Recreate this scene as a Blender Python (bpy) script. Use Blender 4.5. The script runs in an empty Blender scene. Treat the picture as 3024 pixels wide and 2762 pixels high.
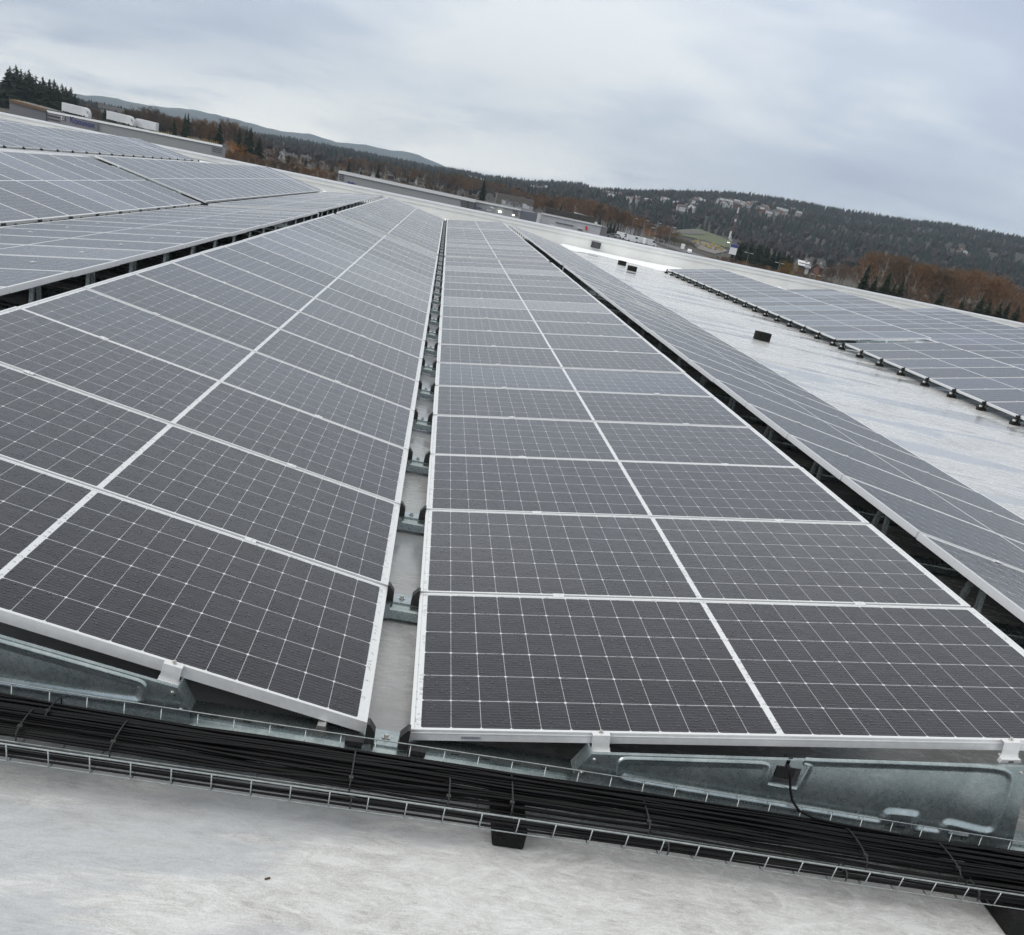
import bpy, math, random
import numpy as np
from mathutils import Matrix, Vector, Euler
R_ = math.radians
random.seed(7)
C = bpy.context.scene.collection
scn = bpy.context.scene

# ------------------------------------------------------------------ camera
F_PX, CY_PX = 3051.09, 2015.79
def _rot(a, b, c):
    ca, sa, cb, sb, cc, sc = math.cos(a), math.sin(a), math.cos(b), math.sin(b), math.cos(c), math.sin(c)
    f = Vector((sa*cb, ca*cb, sb)); r = Vector((ca, -sa, 0)); u = r.cross(f)
    return cc*r+sc*u, -sc*r+cc*u, f
CR, CU, CF = _rot(0.15311, -0.43173, 0.23048)
CAM = Vector((-.15432, -2.72227, 1.48358))
cam_d = bpy.data.cameras.new('camera'); cam = bpy.data.objects.new('camera', cam_d); C.objects.link(cam)
cam.matrix_world = Matrix(((CR.x, CU.x, -CF.x, CAM.x), (CR.y, CU.y, -CF.y, CAM.y), (CR.z, CU.z, -CF.z, CAM.z), (0, 0, 0, 1)))
cam_d.sensor_fit = 'HORIZONTAL'; cam_d.sensor_width = 36; cam_d.lens = F_PX/3024*36
cam_d.shift_y = (CY_PX-1381)/3024
cam_d.clip_start = .05; cam_d.clip_end = 20000
scn.camera = cam

# ------------------------------------------------------------------ light
scn.view_settings.view_transform = 'Standard'; scn.view_settings.look = 'None'
scn.view_settings.gamma = 1; scn.view_settings.use_curve_mapping = False
scn.view_settings.exposure = 0.22
SUN_EL, SUN_AZ = R_(38), R_(-112)          # azimuth from +y towards +x
w = bpy.data.worlds.new('World'); scn.world = w; w.use_nodes = True
nt = w.node_tree; nt.nodes.clear()
def N(t, typ, **k):
    n = t.nodes.new(typ)
    for a, v in k.items(): setattr(n, a, v)
    return n
out = N(nt, 'ShaderNodeOutputWorld')
sky = N(nt, 'ShaderNodeTexSky', sky_type='NISHITA', sun_disc=False, sun_elevation=SUN_EL, sun_rotation=SUN_AZ, air_density=1.2, dust_density=2.5)
bg1 = N(nt, 'ShaderNodeBackground'); bg1.inputs[1].default_value = .1
nt.links.new(sky.outputs[0], bg1.inputs[0])
tc = N(nt, 'ShaderNodeTexCoord'); sx = N(nt, 'ShaderNodeSeparateXYZ'); nt.links.new(tc.outputs['Generated'], sx.inputs[0])
def M(t, op, a, b=None, c=None, clamp=False):
    n = t.nodes.new('ShaderNodeMath'); n.operation = op; n.use_clamp = clamp
    for i, v in enumerate((a, b, c)):
        if v is None: continue
        if isinstance(v, (int, float)): n.inputs[i].default_value = v
        else: t.links.new(v, n.inputs[i])
    return n.outputs[0]
def RAMP(t, fac, stops, interp='LINEAR'):
    n = t.nodes.new('ShaderNodeValToRGB'); n.color_ramp.interpolation = interp
    els = n.color_ramp.elements
    while len(els) < len(stops): els.new(.5)
    for e, (p, c) in zip(els, stops):
        e.position = p; e.color = (*c, 1) if len(c) == 3 else c
    t.links.new(fac, n.inputs[0]); return n.outputs[0]
def NOISE(t, vec, scale, detail=4, rough=.5, dist=0):
    n = t.nodes.new('ShaderNodeTexNoise'); n.inputs['Scale'].default_value = scale; n.inputs['Detail'].default_value = detail
    n.inputs['Roughness'].default_value = rough; n.inputs['Distortion'].default_value = dist
    if vec is not None: t.links.new(vec, n.inputs['Vector'])
    return n.outputs[0]
def MIXC(t, fac, a, b, blend='MIX'):
    n = t.nodes.new('ShaderNodeMix'); n.data_type = 'RGBA'; n.blend_type = blend
    for i, v in ((0, fac), (6, a), (7, b)):
        if isinstance(v, (int, float)): n.inputs[i].default_value = v
        elif isinstance(v, tuple): n.inputs[i].default_value = (*v, 1)
        else: t.links.new(v, n.inputs[i])
    return n.outputs[2]
# cloud layer: the view direction meets a flat cloud deck, so bands crowd towards the horizon
zz = M(nt, 'ADD', M(nt, 'MAXIMUM', M(nt, 'SUBTRACT', sx.outputs[2], M(nt, 'MULTIPLY', sx.outputs[0], .02)), 0), .10)
cv = N(nt, 'ShaderNodeCombineXYZ')
zc = M(nt, 'ADD', zz, .07)
nt.links.new(M(nt, 'DIVIDE', sx.outputs[0], zc), cv.inputs[0]); nt.links.new(M(nt, 'DIVIDE', sx.outputs[1], zc), cv.inputs[1])
mp = N(nt, 'ShaderNodeMapping'); nt.links.new(cv.outputs[0], mp.inputs[0]); mp.inputs['Location'].default_value = (3.1, 1.7, 0); mp.inputs['Rotation'].default_value = (0, 0, R_(-14)); mp.inputs['Scale'].default_value = (.42, .46, 1)
n1 = NOISE(nt, mp.outputs[0], 1.0, 5, .48, .3)
n2 = NOISE(nt, mp.outputs[0], 2.9, 6, .60, .5)
nn = M(nt, 'ADD', M(nt, 'MULTIPLY_ADD', n1, 1.35, -.37), M(nt, 'MULTIPLY', n2, .40))
ccol = RAMP(nt, nn, [(.33, (.48, .54, .675)), (.43, (.55, .61, .735)), (.49, (.64, .70, .80)), (.54, (.74, .79, .86)), (.62, (.88, .91, .93))])
# bright rim of thinner cloud low over the hills
low = M(nt, 'SUBTRACT', 1, M(nt, 'MULTIPLY', M(nt, 'SUBTRACT', zz, .10), 8.5), clamp=True)
westf = M(nt, 'MULTIPLY_ADD', sx.outputs[0], -1.5, .85, clamp=True)
rim = M(nt, 'MULTIPLY', M(nt, 'MULTIPLY', M(nt, 'MULTIPLY', low, low), westf), M(nt, 'MULTIPLY_ADD', n2, 4.5, -1.45, clamp=True))
ccol = MIXC(nt, rim, ccol, (1.35, 1.33, 1.25))
ccol = MIXC(nt, M(nt, 'MULTIPLY_ADD', sx.outputs[2], 2.6, -.75, clamp=True), ccol, (.74, .735, .70))
up = M(nt, 'MULTIPLY_ADD', M(nt, 'MAXIMUM', M(nt, 'SUBTRACT', sx.outputs[2], .75), 0), 1.2, 1.0)
bg2 = N(nt, 'ShaderNodeBackground'); nt.links.new(ccol, bg2.inputs[0]); nt.links.new(up, bg2.inputs[1])
mx = N(nt, 'ShaderNodeMixShader'); mx.inputs[0].default_value = .95
nt.links.new(bg1.outputs[0], mx.inputs[1]); nt.links.new(bg2.outputs[0], mx.inputs[2]); nt.links.new(mx.outputs[0], out.inputs[0])
sd = bpy.data.lights.new('sun', 'SUN'); sd.energy = 1.35; sd.angle = R_(35); sd.color = (1, .96, .92)
sun = bpy.data.objects.new('sun', sd); C.objects.link(sun)
sdir = Vector((math.sin(SUN_AZ)*math.cos(SUN_EL), math.cos(SUN_AZ)*math.cos(SUN_EL), math.sin(SUN_EL)))
sun.rotation_euler = sdir.to_track_quat('Z', 'Y').to_euler(); sun.location = (0, 0, 20)

# ------------------------------------------------------------------ materials
def mat(name, col=(.5, .5, .5), rough=.5, metal=0, spec=.5):
    m = bpy.data.materials.new(name); m.use_nodes = True
    b = m.node_tree.nodes['Principled BSDF']
    b.inputs['Base Color'].default_value = (*col, 1); b.inputs['Roughness'].default_value = rough
    b.inputs['Metallic'].default_value = metal; b.inputs['Specular IOR Level'].default_value = spec
    return m
def nodes(m): return m.node_tree, m.node_tree.nodes['Principled BSDF']
def noisy(name, c1, c2, scale, rough=.7, metal=0, detail=5, coord='Object', stretch=(1, 1, 1), bump=0, spec=.5, lo=.35, hi=.65):
    m = mat(name, c1, rough, metal, spec); t, b = nodes(m)
    tcn = N(t, 'ShaderNodeTexCoord'); mpn = N(t, 'ShaderNodeMapping'); mpn.inputs['Scale'].default_value = stretch
    t.links.new(tcn.outputs[coord], mpn.inputs[0])
    nz = NOISE(t, mpn.outputs[0], scale, detail, .6)
    t.links.new(RAMP(t, nz, [(lo, c1), (hi, c2)]), b.inputs['Base Color'])
    if bump:
        bp = N(t, 'ShaderNodeBump'); bp.inputs['Strength'].default_value = bump; bp.inputs['Distance'].default_value = .02
        t.links.new(nz, bp.inputs['Height']); t.links.new(bp.outputs[0], b.inputs['Normal'])
    return m
PW, PL = 2.278, 1.134
def cell_material():
    m = mat('solar_cells', (.02, .022, .03), .2); t, b = nodes(m)
    tcn = N(t, 'ShaderNodeTexCoord'); s = N(t, 'ShaderNodeSeparateXYZ'); t.links.new(tcn.outputs['Object'], s.inputs[0])
    X, Y = s.outputs[0], s.outputs[1]
    px, py = .0915, .1834
    xs = M(t, 'SUBTRACT', M(t, 'ABSOLUTE', M(t, 'SUBTRACT', X, PW/2)), .0105)
    u = M(t, 'DIVIDE', xs, px); v = M(t, 'DIVIDE', M(t, 'SUBTRACT', Y, (PL-6*py)/2), py)
    fu = M(t, 'MULTIPLY', M(t, 'ABSOLUTE', M(t, 'SUBTRACT', u, M(t, 'ROUND', u))), px)     # metres to nearest column line
    fv = M(t, 'MULTIPLY', M(t, 'ABSOLUTE', M(t, 'SUBTRACT', v, M(t, 'ROUND', v))), py)
    lu = M(t, 'MULTIPLY', M(t, 'LESS_THAN', fu, .0009), .62); lv = M(t, 'MULTIPLY', M(t, 'LESS_THAN', fv, .0013), .9)
    dia = M(t, 'LESS_THAN', M(t, 'ADD', fu, fv), .0070)
    outm = M(t, 'MAXIMUM', M(t, 'MAXIMUM', M(t, 'LESS_THAN', xs, 0), M(t, 'GREATER_THAN', u, 12)), M(t, 'MAXIMUM', M(t, 'LESS_THAN', v, 0), M(t, 'GREATER_THAN', v, 6)))
    white = M(t, 'MAXIMUM', M(t, 'MAXIMUM', lu, lv), M(t, 'MAXIMUM', dia, outm))
    vb = M(t, 'MULTIPLY', v, 10)
    bus = M(t, 'LESS_THAN', M(t, 'ABSOLUTE', M(t, 'SUBTRACT', M(t, 'FRACT', vb), .5)), .045)
    oi = N(t, 'ShaderNodeObjectInfo')
    cellid = N(t, 'ShaderNodeCombineXYZ'); t.links.new(M(t, 'FLOOR', M(t, 'DIVIDE', M(t, 'SUBTRACT', X, PW/2), px)), cellid.inputs[0]); t.links.new(M(t, 'FLOOR', v), cellid.inputs[1]); t.links.new(oi.outputs['Random'], cellid.inputs[2])
    wn = N(t, 'ShaderNodeTexWhiteNoise'); t.links.new(cellid.outputs[0], wn.inputs[0])
    base = MIXC(t, wn.outputs[0], (.006, .0058, .0105), (.012, .0115, .020))
    base = MIXC(t, M(t, 'MULTIPLY', bus, .36), base, (.20, .20, .23))
    base = MIXC(t, white, base, (.66, .68, .70))
    t.links.new(base, b.inputs['Base Color'])
    # rain drops: small raised beads, each panel with its own pattern
    ofs = N(t, 'ShaderNodeVectorMath', operation='ADD'); t.links.new(tcn.outputs['Object'], ofs.inputs[0])
    cx = N(t, 'ShaderNodeCombineXYZ'); t.links.new(M(t, 'MULTIPLY', oi.outputs['Random'], 57.), cx.inputs[0]); t.links.new(cx.outputs[0], ofs.inputs[1])
    vo = N(t, 'ShaderNodeTexVoronoi'); vo.inputs['Scale'].default_value = 60; vo.inputs['Randomness'].default_value = 1; t.links.new(ofs.outputs[0], vo.inputs['Vector'])
    rnd = N(t, 'ShaderNodeSeparateColor'); t.links.new(vo.outputs['Color'], rnd.inputs[0])
    size = M(t, 'MULTIPLY_ADD', rnd.outputs[0], .52, -.04)
    drop = M(t, 'DIVIDE', M(t, 'SUBTRACT', size, vo.outputs['Distance']), .12, clamp=True)
    bigger = NOISE(t, ofs.outputs[0], 14, 3, .6)
    h = M(t, 'ADD', M(t, 'MULTIPLY', drop, 1.0), M(t, 'MULTIPLY', bigger, .25))
    bp = N(t, 'ShaderNodeBump'); bp.inputs['Strength'].default_value = 1.0; bp.inputs['Distance'].default_value = .006
    t.links.new(h, bp.inputs['Height']); t.links.new(bp.outputs[0], b.inputs['Normal'])
    rg = M(t, 'ADD', M(t, 'MULTIPLY_ADD', M(t, 'POWER', oi.outputs['Random'], 4), -.17, .24), M(t, 'MULTIPLY', drop, -.08))
    t.links.new(rg, b.inputs['Roughness'])
    b.inputs['IOR'].default_value = 1.42; b.inputs['Specular IOR Level'].default_value = .31
    b.inputs['Sheen Roughness'].default_value = .42; b.inputs['Sheen Tint'].default_value = (.93, .97, 1, 1)
    t.links.new(M(t, 'ADD', M(t, 'MULTIPLY_ADD', bigger, .22, -.01), M(t, 'MULTIPLY', drop, .10)), b.inputs['Sheen Weight'])
    return m
def roof_material():
    m = mat('roof_membrane', (.6, .6, .6), .4); t, b = nodes(m)
    tcn = N(t, 'ShaderNodeTexCoord'); G = tcn.outputs['Object']
    def st(s, loc=(0, 0, 0), rot=0):
        q = N(t, 'ShaderNodeMapping'); q.inputs['Scale'].default_value = s; q.inputs['Location'].default_value = loc; q.inputs['Rotation'].default_value = (0, 0, rot); t.links.new(G, q.inputs[0]); return q.outputs[0]
    a = NOISE(t, st((1, 1.3, 1)), 1.3, 8, .66, .5)
    bb = NOISE(t, st((1, 1.8, 1), (4, 9, 0), .2), 7, 9, .74, 1.6)
    scuff = NOISE(t, st((.5, 3.2, 1), (7, 1, 0), .5), 16, 6, .8, 2.2)
    fine = NOISE(t, G, 210, 2, .7)
    k = M(t, 'ADD', M(t, 'ADD', M(t, 'MULTIPLY', a, .26), M(t, 'MULTIPLY', bb, .32)), M(t, 'ADD', M(t, 'MULTIPLY', fine, .18), M(t, 'MULTIPLY', scuff, .26)))
    c = RAMP(t, k, [(.39, (.30, .295, .285)), (.45, (.44, .44, .435)), (.505, (.55, .555, .555)), (.57, (.67, .68, .685))])
    # fine curved scuff marks
    sm = M(t, 'ABSOLUTE', M(t, 'SUBTRACT', NOISE(t, st((1, 1, 1), (3, 3, 0)), 3.4, 2, .5, 3.5), .5))
    sm = M(t, 'MULTIPLY', M(t, 'LESS_THAN', sm, .0045), M(t, 'MULTIPLY_ADD', scuff, 3.5, -1.55, clamp=True))
    c = MIXC(t, M(t, 'MULTIPLY', sm, .5), c, (.80, .81, .80))
    # standing water: long shallow films lying across the fall of the roof
    d = NOISE(t, st((.30, 1.05, 1), (2, 3, 0), -.08), .9, 6, .58, .5)
    pud = RAMP(t, d, [(.515, (0, 0, 0)), (.545, (1, 1, 1))])
    c = MIXC(t, M(t, 'MULTIPLY', pud, .5), c, (.33, .355, .40))
    dirt = RAMP(t, NOISE(t, st((.25, 1.6, 1), (9, 2, 0), -.05), 1.7, 6, .6), [(.50, (0, 0, 0)), (.66, (1, 1, 1))])
    c = MIXC(t, M(t, 'MULTIPLY', dirt, .28), c, (.44, .42, .37))
    t.links.new(c, b.inputs['Base Color'])
    t.links.new(M(t, 'MULTIPLY_ADD', pud, -.18, M(t, 'MULTIPLY_ADD', bb, .42, .04), clamp=True), b.inputs['Roughness'])
    bp = N(t, 'ShaderNodeBump'); bp.inputs['Strength'].default_value = .35; bp.inputs['Distance'].default_value = .003
    t.links.new(M(t, 'ADD', bb, M(t, 'MULTIPLY', fine, .3)), bp.inputs['Height']); t.links.new(bp.outputs[0], b.inputs['Normal'])
    b.inputs['Specular IOR Level'].default_value = .8
    return m
def galv_material():
    m = mat('galvanised_steel', (.42, .46, .48), .36, .85); t, b = nodes(m)
    tcn = N(t, 'ShaderNodeTexCoord')
    n_ = NOISE(t, tcn.outputs['Object'], 9, 5, .6, .5); f_ = NOISE(t, tcn.outputs['Object'], 90, 3, .7)
    sp_ = N(t, 'ShaderNodeTexVoronoi'); sp_.inputs['Scale'].default_value = 85; t.links.new(tcn.outputs['Object'], sp_.inputs['Vector']); sr = N(t, 'ShaderNodeSeparateColor'); t.links.new(sp_.outputs['Color'], sr.inputs[0])
    kk = M(t, 'ADD', M(t, 'MULTIPLY', n_, .86), M(t, 'MULTIPLY', sr.outputs[0], .14))
    t.links.new(RAMP(t, kk, [(.28, (.27, .325, .34)), (.5, (.36, .42, .435)), (.72, (.47, .52, .535))]), b.inputs['Base Color'])
    t.links.new(M(t, 'ADD', M(t, 'MULTIPLY_ADD', f_, .12, .20), M(t, 'MULTIPLY', sr.outputs[1], .05)), b.inputs['Roughness'])
    bp = N(t, 'ShaderNodeBump'); bp.inputs['Strength'].default_value = .05; bp.inputs['Distance'].default_value = .003
    t.links.new(n_, bp.inputs['Height']); t.links.new(bp.outputs[0], b.inputs['Normal'])
    return m
MT = dict(
    cells=cell_material(), roof=roof_material(), galv=galv_material(),
    alu=noisy('anodised_aluminium', (.74, .75, .76), (.82, .83, .84), 30, .38, .45, stretch=(1, 12, 1)),
    backsheet=mat('backsheet', (.03, .03, .03), .6),
    black=noisy('black_plastic', (.012, .012, .013), (.022, .022, .022), 60, .45),
    rubber=noisy('black_rubber', (.006, .006, .006), (.03, .03, .03), 240, .85, bump=1.0, spec=.25),
    cable=mat('cable_sheath', (.004, .004, .005), .42, spec=.22),
    wire=noisy('zinc_wire', (.28, .31, .32), (.42, .45, .45), 60, .38, .75),
    steel=mat('stainless_steel', (.55, .54, .52), .3, .9),
    parapet=noisy('parapet_membrane', (.70, .71, .69), (.78, .79, .77), .8, .5, stretch=(1, 1, .4)),
    cap=mat('parapet_flashing', (.74, .76, .79), .35, .3),
    snow=mat('snow', (.88, .90, .92), .6),
    dark=mat('slot_dark', (.01, .01, .01), .8),
    ink=mat('print_ink', (.12, .12, .16), .6),
)

# ------------------------------------------------------------------ mesh helpers
class MB:
    def __init__(s): s.v = []; s.f = []
    def box(s, x0, x1, y0, y1, z0, z1, mtx=None):
        i = len(s.v)
        p = [Vector((x, y, z)) for z in (z0, z1) for y in (y0, y1) for x in (x0, x1)]
        if mtx is not None: p = [mtx @ q for q in p]
        s.v += [tuple(q) for q in p]
        s.f += [(i, i+2, i+3, i+1), (i+4, i+5, i+7, i+6), (i, i+1, i+5, i+4), (i+2, i+6, i+7, i+3), (i, i+4, i+6, i+2), (i+1, i+3, i+7, i+5)]
        return s
    def prism(s, pts, fn0, fn1):
        """closed polygon pts, swept from fn0(p) to fn1(p)"""
        i = len(s.v); n = len(pts)
        s.v += [tuple(fn0(p)) for p in pts]+[tuple(fn1(p)) for p in pts]
        s.f.append(tuple(range(i, i+n))[::-1]); s.f.append(tuple(range(i+n, i+2*n)))
        for k in range(n): s.f.append((i+k, i+(k+1) % n, i+n+(k+1) % n, i+n+k))
        return s
    def xz(s, pts, y0, y1): return s.prism(pts, lambda p: (p[0], y1, p[1]), lambda p: (p[0], y0, p[1]))
    def tube(s, path, r, n=6, cap=True):
        path = [Vector(p) for p in path]; i0 = len(s.v); up = Vector((0, 0, 1))
        for k, p in enumerate(path):
            d = (path[min(k+1, len(path)-1)]-path[max(k-1, 0)]).normalized()
            a = d.cross(up if abs(d.z) < .9 else Vector((1, 0, 0))).normalized(); b = a.cross(d)
            rr = r[k] if isinstance(r, (list, tuple)) else r
            for j in range(n):
                t = 2*math.pi*j/n; q = p+a*math.cos(t)*rr+b*math.sin(t)*rr; s.v.append(tuple(q))
        for k in range(len(path)-1):
            for j in range(n):
                a0 = i0+k*n+j; a1 = i0+k*n+(j+1) % n; s.f.append((a0, a0+n, a1+n, a1))
        if cap:
            s.f.append(tuple(i0+j for j in range(n))); s.f.append(tuple(i0+(len(path)-1)*n+j for j in range(n))[::-1])
        return s
    def mesh(s, name, m, smooth=False):
        me = bpy.data.meshes.new(name); me.from_pydata(s.v, [], s.f); me.materials.append(m)
        if smooth: me.polygons.foreach_set('use_smooth', [True]*len(me.polygons))
        me.update(); return me
    def build(s, name, m, parent=None, smooth=False, bevel=0):
        o = bpy.data.objects.new(name, s.mesh(name, m, smooth)); C.objects.link(o); o.parent = parent
        if bevel:
            b = o.modifiers.new('bevel', 'BEVEL'); b.width = bevel; b.segments = 2; b.limit_method = 'ANGLE'
        return o
def tag(o, label=None, cat=None, group=None, kind=None):
    if label: o['label'] = label
    if cat: o['category'] = cat
    if group: o['group'] = group
    if kind: o['kind'] = kind
    return o
def empty(name, loc=(0, 0, 0), rot=(0, 0, 0)):
    o = bpy.data.objects.new(name, None); o.empty_display_size = .1; C.objects.link(o); o.location = loc; o.rotation_euler = rot; return o
def child(name, me, parent, loc=(0, 0, 0), rot=(0, 0, 0)):
    o = bpy.data.objects.new(name, me); C.objects.link(o); o.parent = parent; o.location = loc; o.rotation_euler = rot; return o
ONES = 'first second third fourth fifth sixth seventh eighth ninth tenth eleventh twelfth thirteenth fourteenth fifteenth sixteenth seventeenth eighteenth nineteenth twentieth'.split()
def ordi(n): return ONES[n-1] if n <= 20 else ('twenty-' if n < 30 else 'thirty-')+ONES[n-(21 if n < 30 else 31)] if n not in (30, 40) else {30: 'thirtieth', 40: 'fortieth'}[n]

# ------------------------------------------------------------------ roof and parapet
def roof_z(x):
    z = -.125
    if x > 9: z += .049*(x-9)
    if x < -5: z += .018*(min(-x, 10)-5)
    if x < -10: z -= .070*(-10-x)
    return z
xs_ = [-60, -30, -20, -14, -10, -5, 0, 9, 12, 20, 30, 60, 90]
rb = MB()
for x in xs_:
    for y in (-30, 50.0): rb.v.append((x, y, roof_z(x)))
for i in range(len(xs_)-1): rb.f.append((2*i, 2*i+2, 2*i+3, 2*i+1))
n0 = len(rb.v)
for x in xs_:
    for y in (-30, 50.0): rb.v.append((x, y, roof_z(x)-.4))
for i in range(len(xs_)-1): rb.f.append((n0+2*i, n0+2*i+1, n0+2*i+3, n0+2*i+2)); rb.f.append((2*i+1, 2*i+3, n0+2*i+3, n0+2*i+1))
tag(rb.build('roof', MT['roof']), kind='structure')
sm_ = MB()
for y in [-3.9+3.8*k for k in range(15)]:
    if y > 49: break
    for a, c_ in zip(xs_[:-1], xs_[1:]):
        i = len(sm_.v); sm_.v += [(a, y, roof_z(a)+.004), (c_, y, roof_z(c_)+.004), (c_, y+.09, roof_z(c_)+.0025), (a, y+.09, roof_z(a)+.0025), (a, y, roof_z(a)+.0002), (c_, y, roof_z(c_)+.0002)]; sm_.f += [(i, i+1, i+2, i+3), (i+4, i+5, i+1, i)]
tag(sm_.build('roof_seams', MT['roof']), kind='structure')
def par_top(x): return .43+.0218*(x-2)
pb = MB(); pc = MB(); pl = MB()
for a, b in zip(xs_[:-1], xs_[1:]):
    # wall
    pb.prism([(50, 'b'), (50.42, 'b'), (50.42, 't'), (50, 't')], lambda p, x=a: (x, p[0], par_top(x)-.03 if p[1] == 't' else roof_z(x)-.4), lambda p, x=b: (x, p[0], par_top(x)-.03 if p[1] == 't' else roof_z(x)-.4))
    pc.prism([(49.90, -.035), (50.5, -.035), (50.5, .0), (49.90, .05)], lambda p, x=a: (x, p[0], par_top(x)+p[1]), lambda p, x=b: (x, p[0], par_top(x)+p[1]))
    pl.prism([(49.955, -.20), (49.998, -.20), (49.998, -.036), (49.955, -.036)], lambda p, x=a: (x, p[0], par_top(x)+p[1]), lambda p, x=b: (x, p[0], par_top(x)+p[1]))
par = empty('parapet', (0, 50, 0)); tag(par, 'long pale grey roof-edge parapet with a bright metal coping', 'parapet')
for mb_, nm, mm in ((pb, 'wall', MT['parapet']), (pc, 'coping', MT['cap']), (pl, 'clamping_strip', MT['parapet'])):
    o = mb_.build(nm, mm, par); o.location = (0, -50, 0)
# roof edge building below so the roof has a body
bb_ = MB(); bb_.box(-60, 90, -30, 50.4, -12.5, -1.2); tag(bb_.build('own_building', MT['parapet']), 'body of the flat-roofed building that carries the solar array', 'building')
def patch(pts, label):
    b = MB(); n = 64
    # rounded, wavy outline of thin snow
    P = []
    for i in range(len(pts)):
        a, c = Vector(pts[i]), Vector(pts[(i+1) % len(pts)])
        for k in range(10):
            q = a.lerp(c, k/10); P.append((q.x+random.uniform(-.05, .05), min(q.y+random.uniform(-.09, .09), 49.97)))
    b.prism(P, lambda p: (p[0], p[1], roof_z(p[0])+.004), lambda p: (p[0], p[1], roof_z(p[0])+.022))
    tag(b.build('snow_strip', MT['snow']), label, 'snow', 'bright strips lying against the parapet')
patch([(4.6, 44.8), (5.5, 44.0), (6.6, 45.8), (8.6, 44.9), (9.2, 43.9), (9.9, 44.3), (11.4, 49.9), (7.2, 49.9), (5.6, 49.9)], 'wide bright white strip along the parapet foot at the walkway end')
patch([(-.4, 44.2), (.25, 44.2), (.3, 47.2), (-.35, 47.2)], 'small bright white patch closing the far end of the central gutter')
patch([(-5.3, 43.3), (-4.6, 43.3), (-4.6, 47.0), (-5.7, 47.0)], 'bright white patch at the end of the row beyond the slit')
patch([(-10.5, 42.8), (-9.4, 42.6), (-9.3, 48.5), (-11.5, 48.9)], 'bright white patch at the end of the farthest clipped row')
patch([(13.6, 44.2), (14.9, 44.0), (15.6, 47.5), (13.8, 48.5)], 'bright white wedge between parapet and second row past the walkway')

# ------------------------------------------------------------------ solar panels
FR = MB()   # frame: four bars with a lip and an outer groove
FR.box(0, PW, 0, .011, -.035, .0015); FR.box(0, PW, PL-.011, PL, -.035, .0015)
FR.box(0, .011, .011, PL-.011, -.035, .0015); FR.box(PW-.011, PW, .011, PL-.011, -.035, .0015)
FR.box(.011, PW-.011, .011, .030, -.035, -.033); FR.box(.011, PW-.011, PL-.030, PL-.011, -.035, -.033)
FR.box(-.0015, PW+.0015, -.0015, 0, -.012, -.009); FR.box(-.0015, 0, 0, PL, -.012, -.009)
frame_me = FR.mesh('frame', MT['alu'])
GL = MB().box(.011, PW-.011, .011, PL-.011, -.005, -.001); glass_me = GL.mesh('glass_pane', MT['cells'])
BK = MB().box(.0115, PW-.0115, .0115, PL-.0115, -.0085, -.0055); back_me = BK.mesh('backsheet', MT['backsheet'])
PITCH = 1.154
T0 = R_(9.157)
ROWS = {  # name: x of low edge, z of low edge, direction the row rises, tilt, cross-gap y (near block end, far block start), near count, far count, text
    'A': (0, 0, 1, T0, 18*PITCH, 21.40, 18, 19, 'gutter row on the walkway side'),
    'B': (-.13, 0, -1, T0, 18*PITCH, 21.40, 18, 19, 'gutter row on the trailer side'),
    'C': (4.78, .03, -1, R_(8.45), 18*PITCH+.02, 21.40, 18, 19, 'row dropping toward the walkway'),
    'D': (-4.87, 0, 1, T0, 18*PITCH-.6, 20.70, 15, 19, 'row dropping past the trailer-side slit'),
    'E': (-5.0, 0, -1, R_(9.85), 18*PITCH-.05, 21.15, 10, 19, 'second rising row on the trailer side'),
    'G': (-9.75, .06, 1, R_(7.6), 18*PITCH-.05, 21.2, 0, 19, 'hidden dropping row on the trailer side'),
    'H': (-9.88, .088, -1, R_(6.9), 18*PITCH, 21.2, 0, 19, 'third rising row on the trailer side'),
    'I': (-14.77, -.245, -1, R_(5.0), 18*PITCH, 30.4, 0, 12, 'fourth rising row on the trailer side'),
    'J': (9.27, .035, 1, R_(12), 21.45, 22.05, 8, 18, 'first rising row past the walkway'),
    'K': (14.17, .26, 1, R_(12), 21.9, 22.1, 6, 18, 'second rising row past the walkway'),
    'L': (19.07, .50, 1, R_(12), 21.9, 24.4, 0, 16, 'third rising row past the walkway'),
    'M': (23.97, .74, 1, R_(12), 21.9, 31.3, 0, 10, 'fourth rising row past the walkway'),
}
LIFT = {'E': .03, 'J': .02, 'H': 0, 'D': .015}
def add_panel(xl, zl, d, t, y, label, group):
    e = empty('solar_panel', (xl, y if d > 0 else y+PL, zl), (random.uniform(-.002, .002), -t+random.uniform(-.0012, .0012), 0 if d > 0 else math.pi))
    child('frame', frame_me, e); child('glass_pane', glass_me, e); child('backsheet', back_me, e)
    tag(e, label, 'solar panel', group); return e
first_panel = None
for key, (xl, zl, d, t, y1, y2, n1_, n2_, txt) in ROWS.items():
    g = 'solar panels of the '+txt
    for k in range(n1_):
        e = add_panel(xl, zl, d, t, y1-(k+1)*PITCH+.01, 'solar panel %s before the cross gap in the %s' % (ordi(k+1), txt), g)
        if key == 'A' and k == n1_-1: first_panel = e
    for k in range(n2_):
        add_panel(xl, zl+LIFT.get(key, 0), d, t, y2+k*PITCH+.01, 'solar panel %s beyond the cross gap in the %s' % (ordi(k+1), txt), g)
# maker's plate on the near frame edge
st_ = MB().box(.152, .212, -.0035, -.0016, -.026, -.018); sp = st_.build('rating_sticker', mat('sticker', (.30, .31, .33), .5), first_panel)
s2 = MB()
for i in range(9): s2.box(.156+i*.0058, .156+i*.0058+.0036, -.0042, -.0036, -.0245, -.0195)
s2.build('print', MT['ink'], sp)

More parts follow.
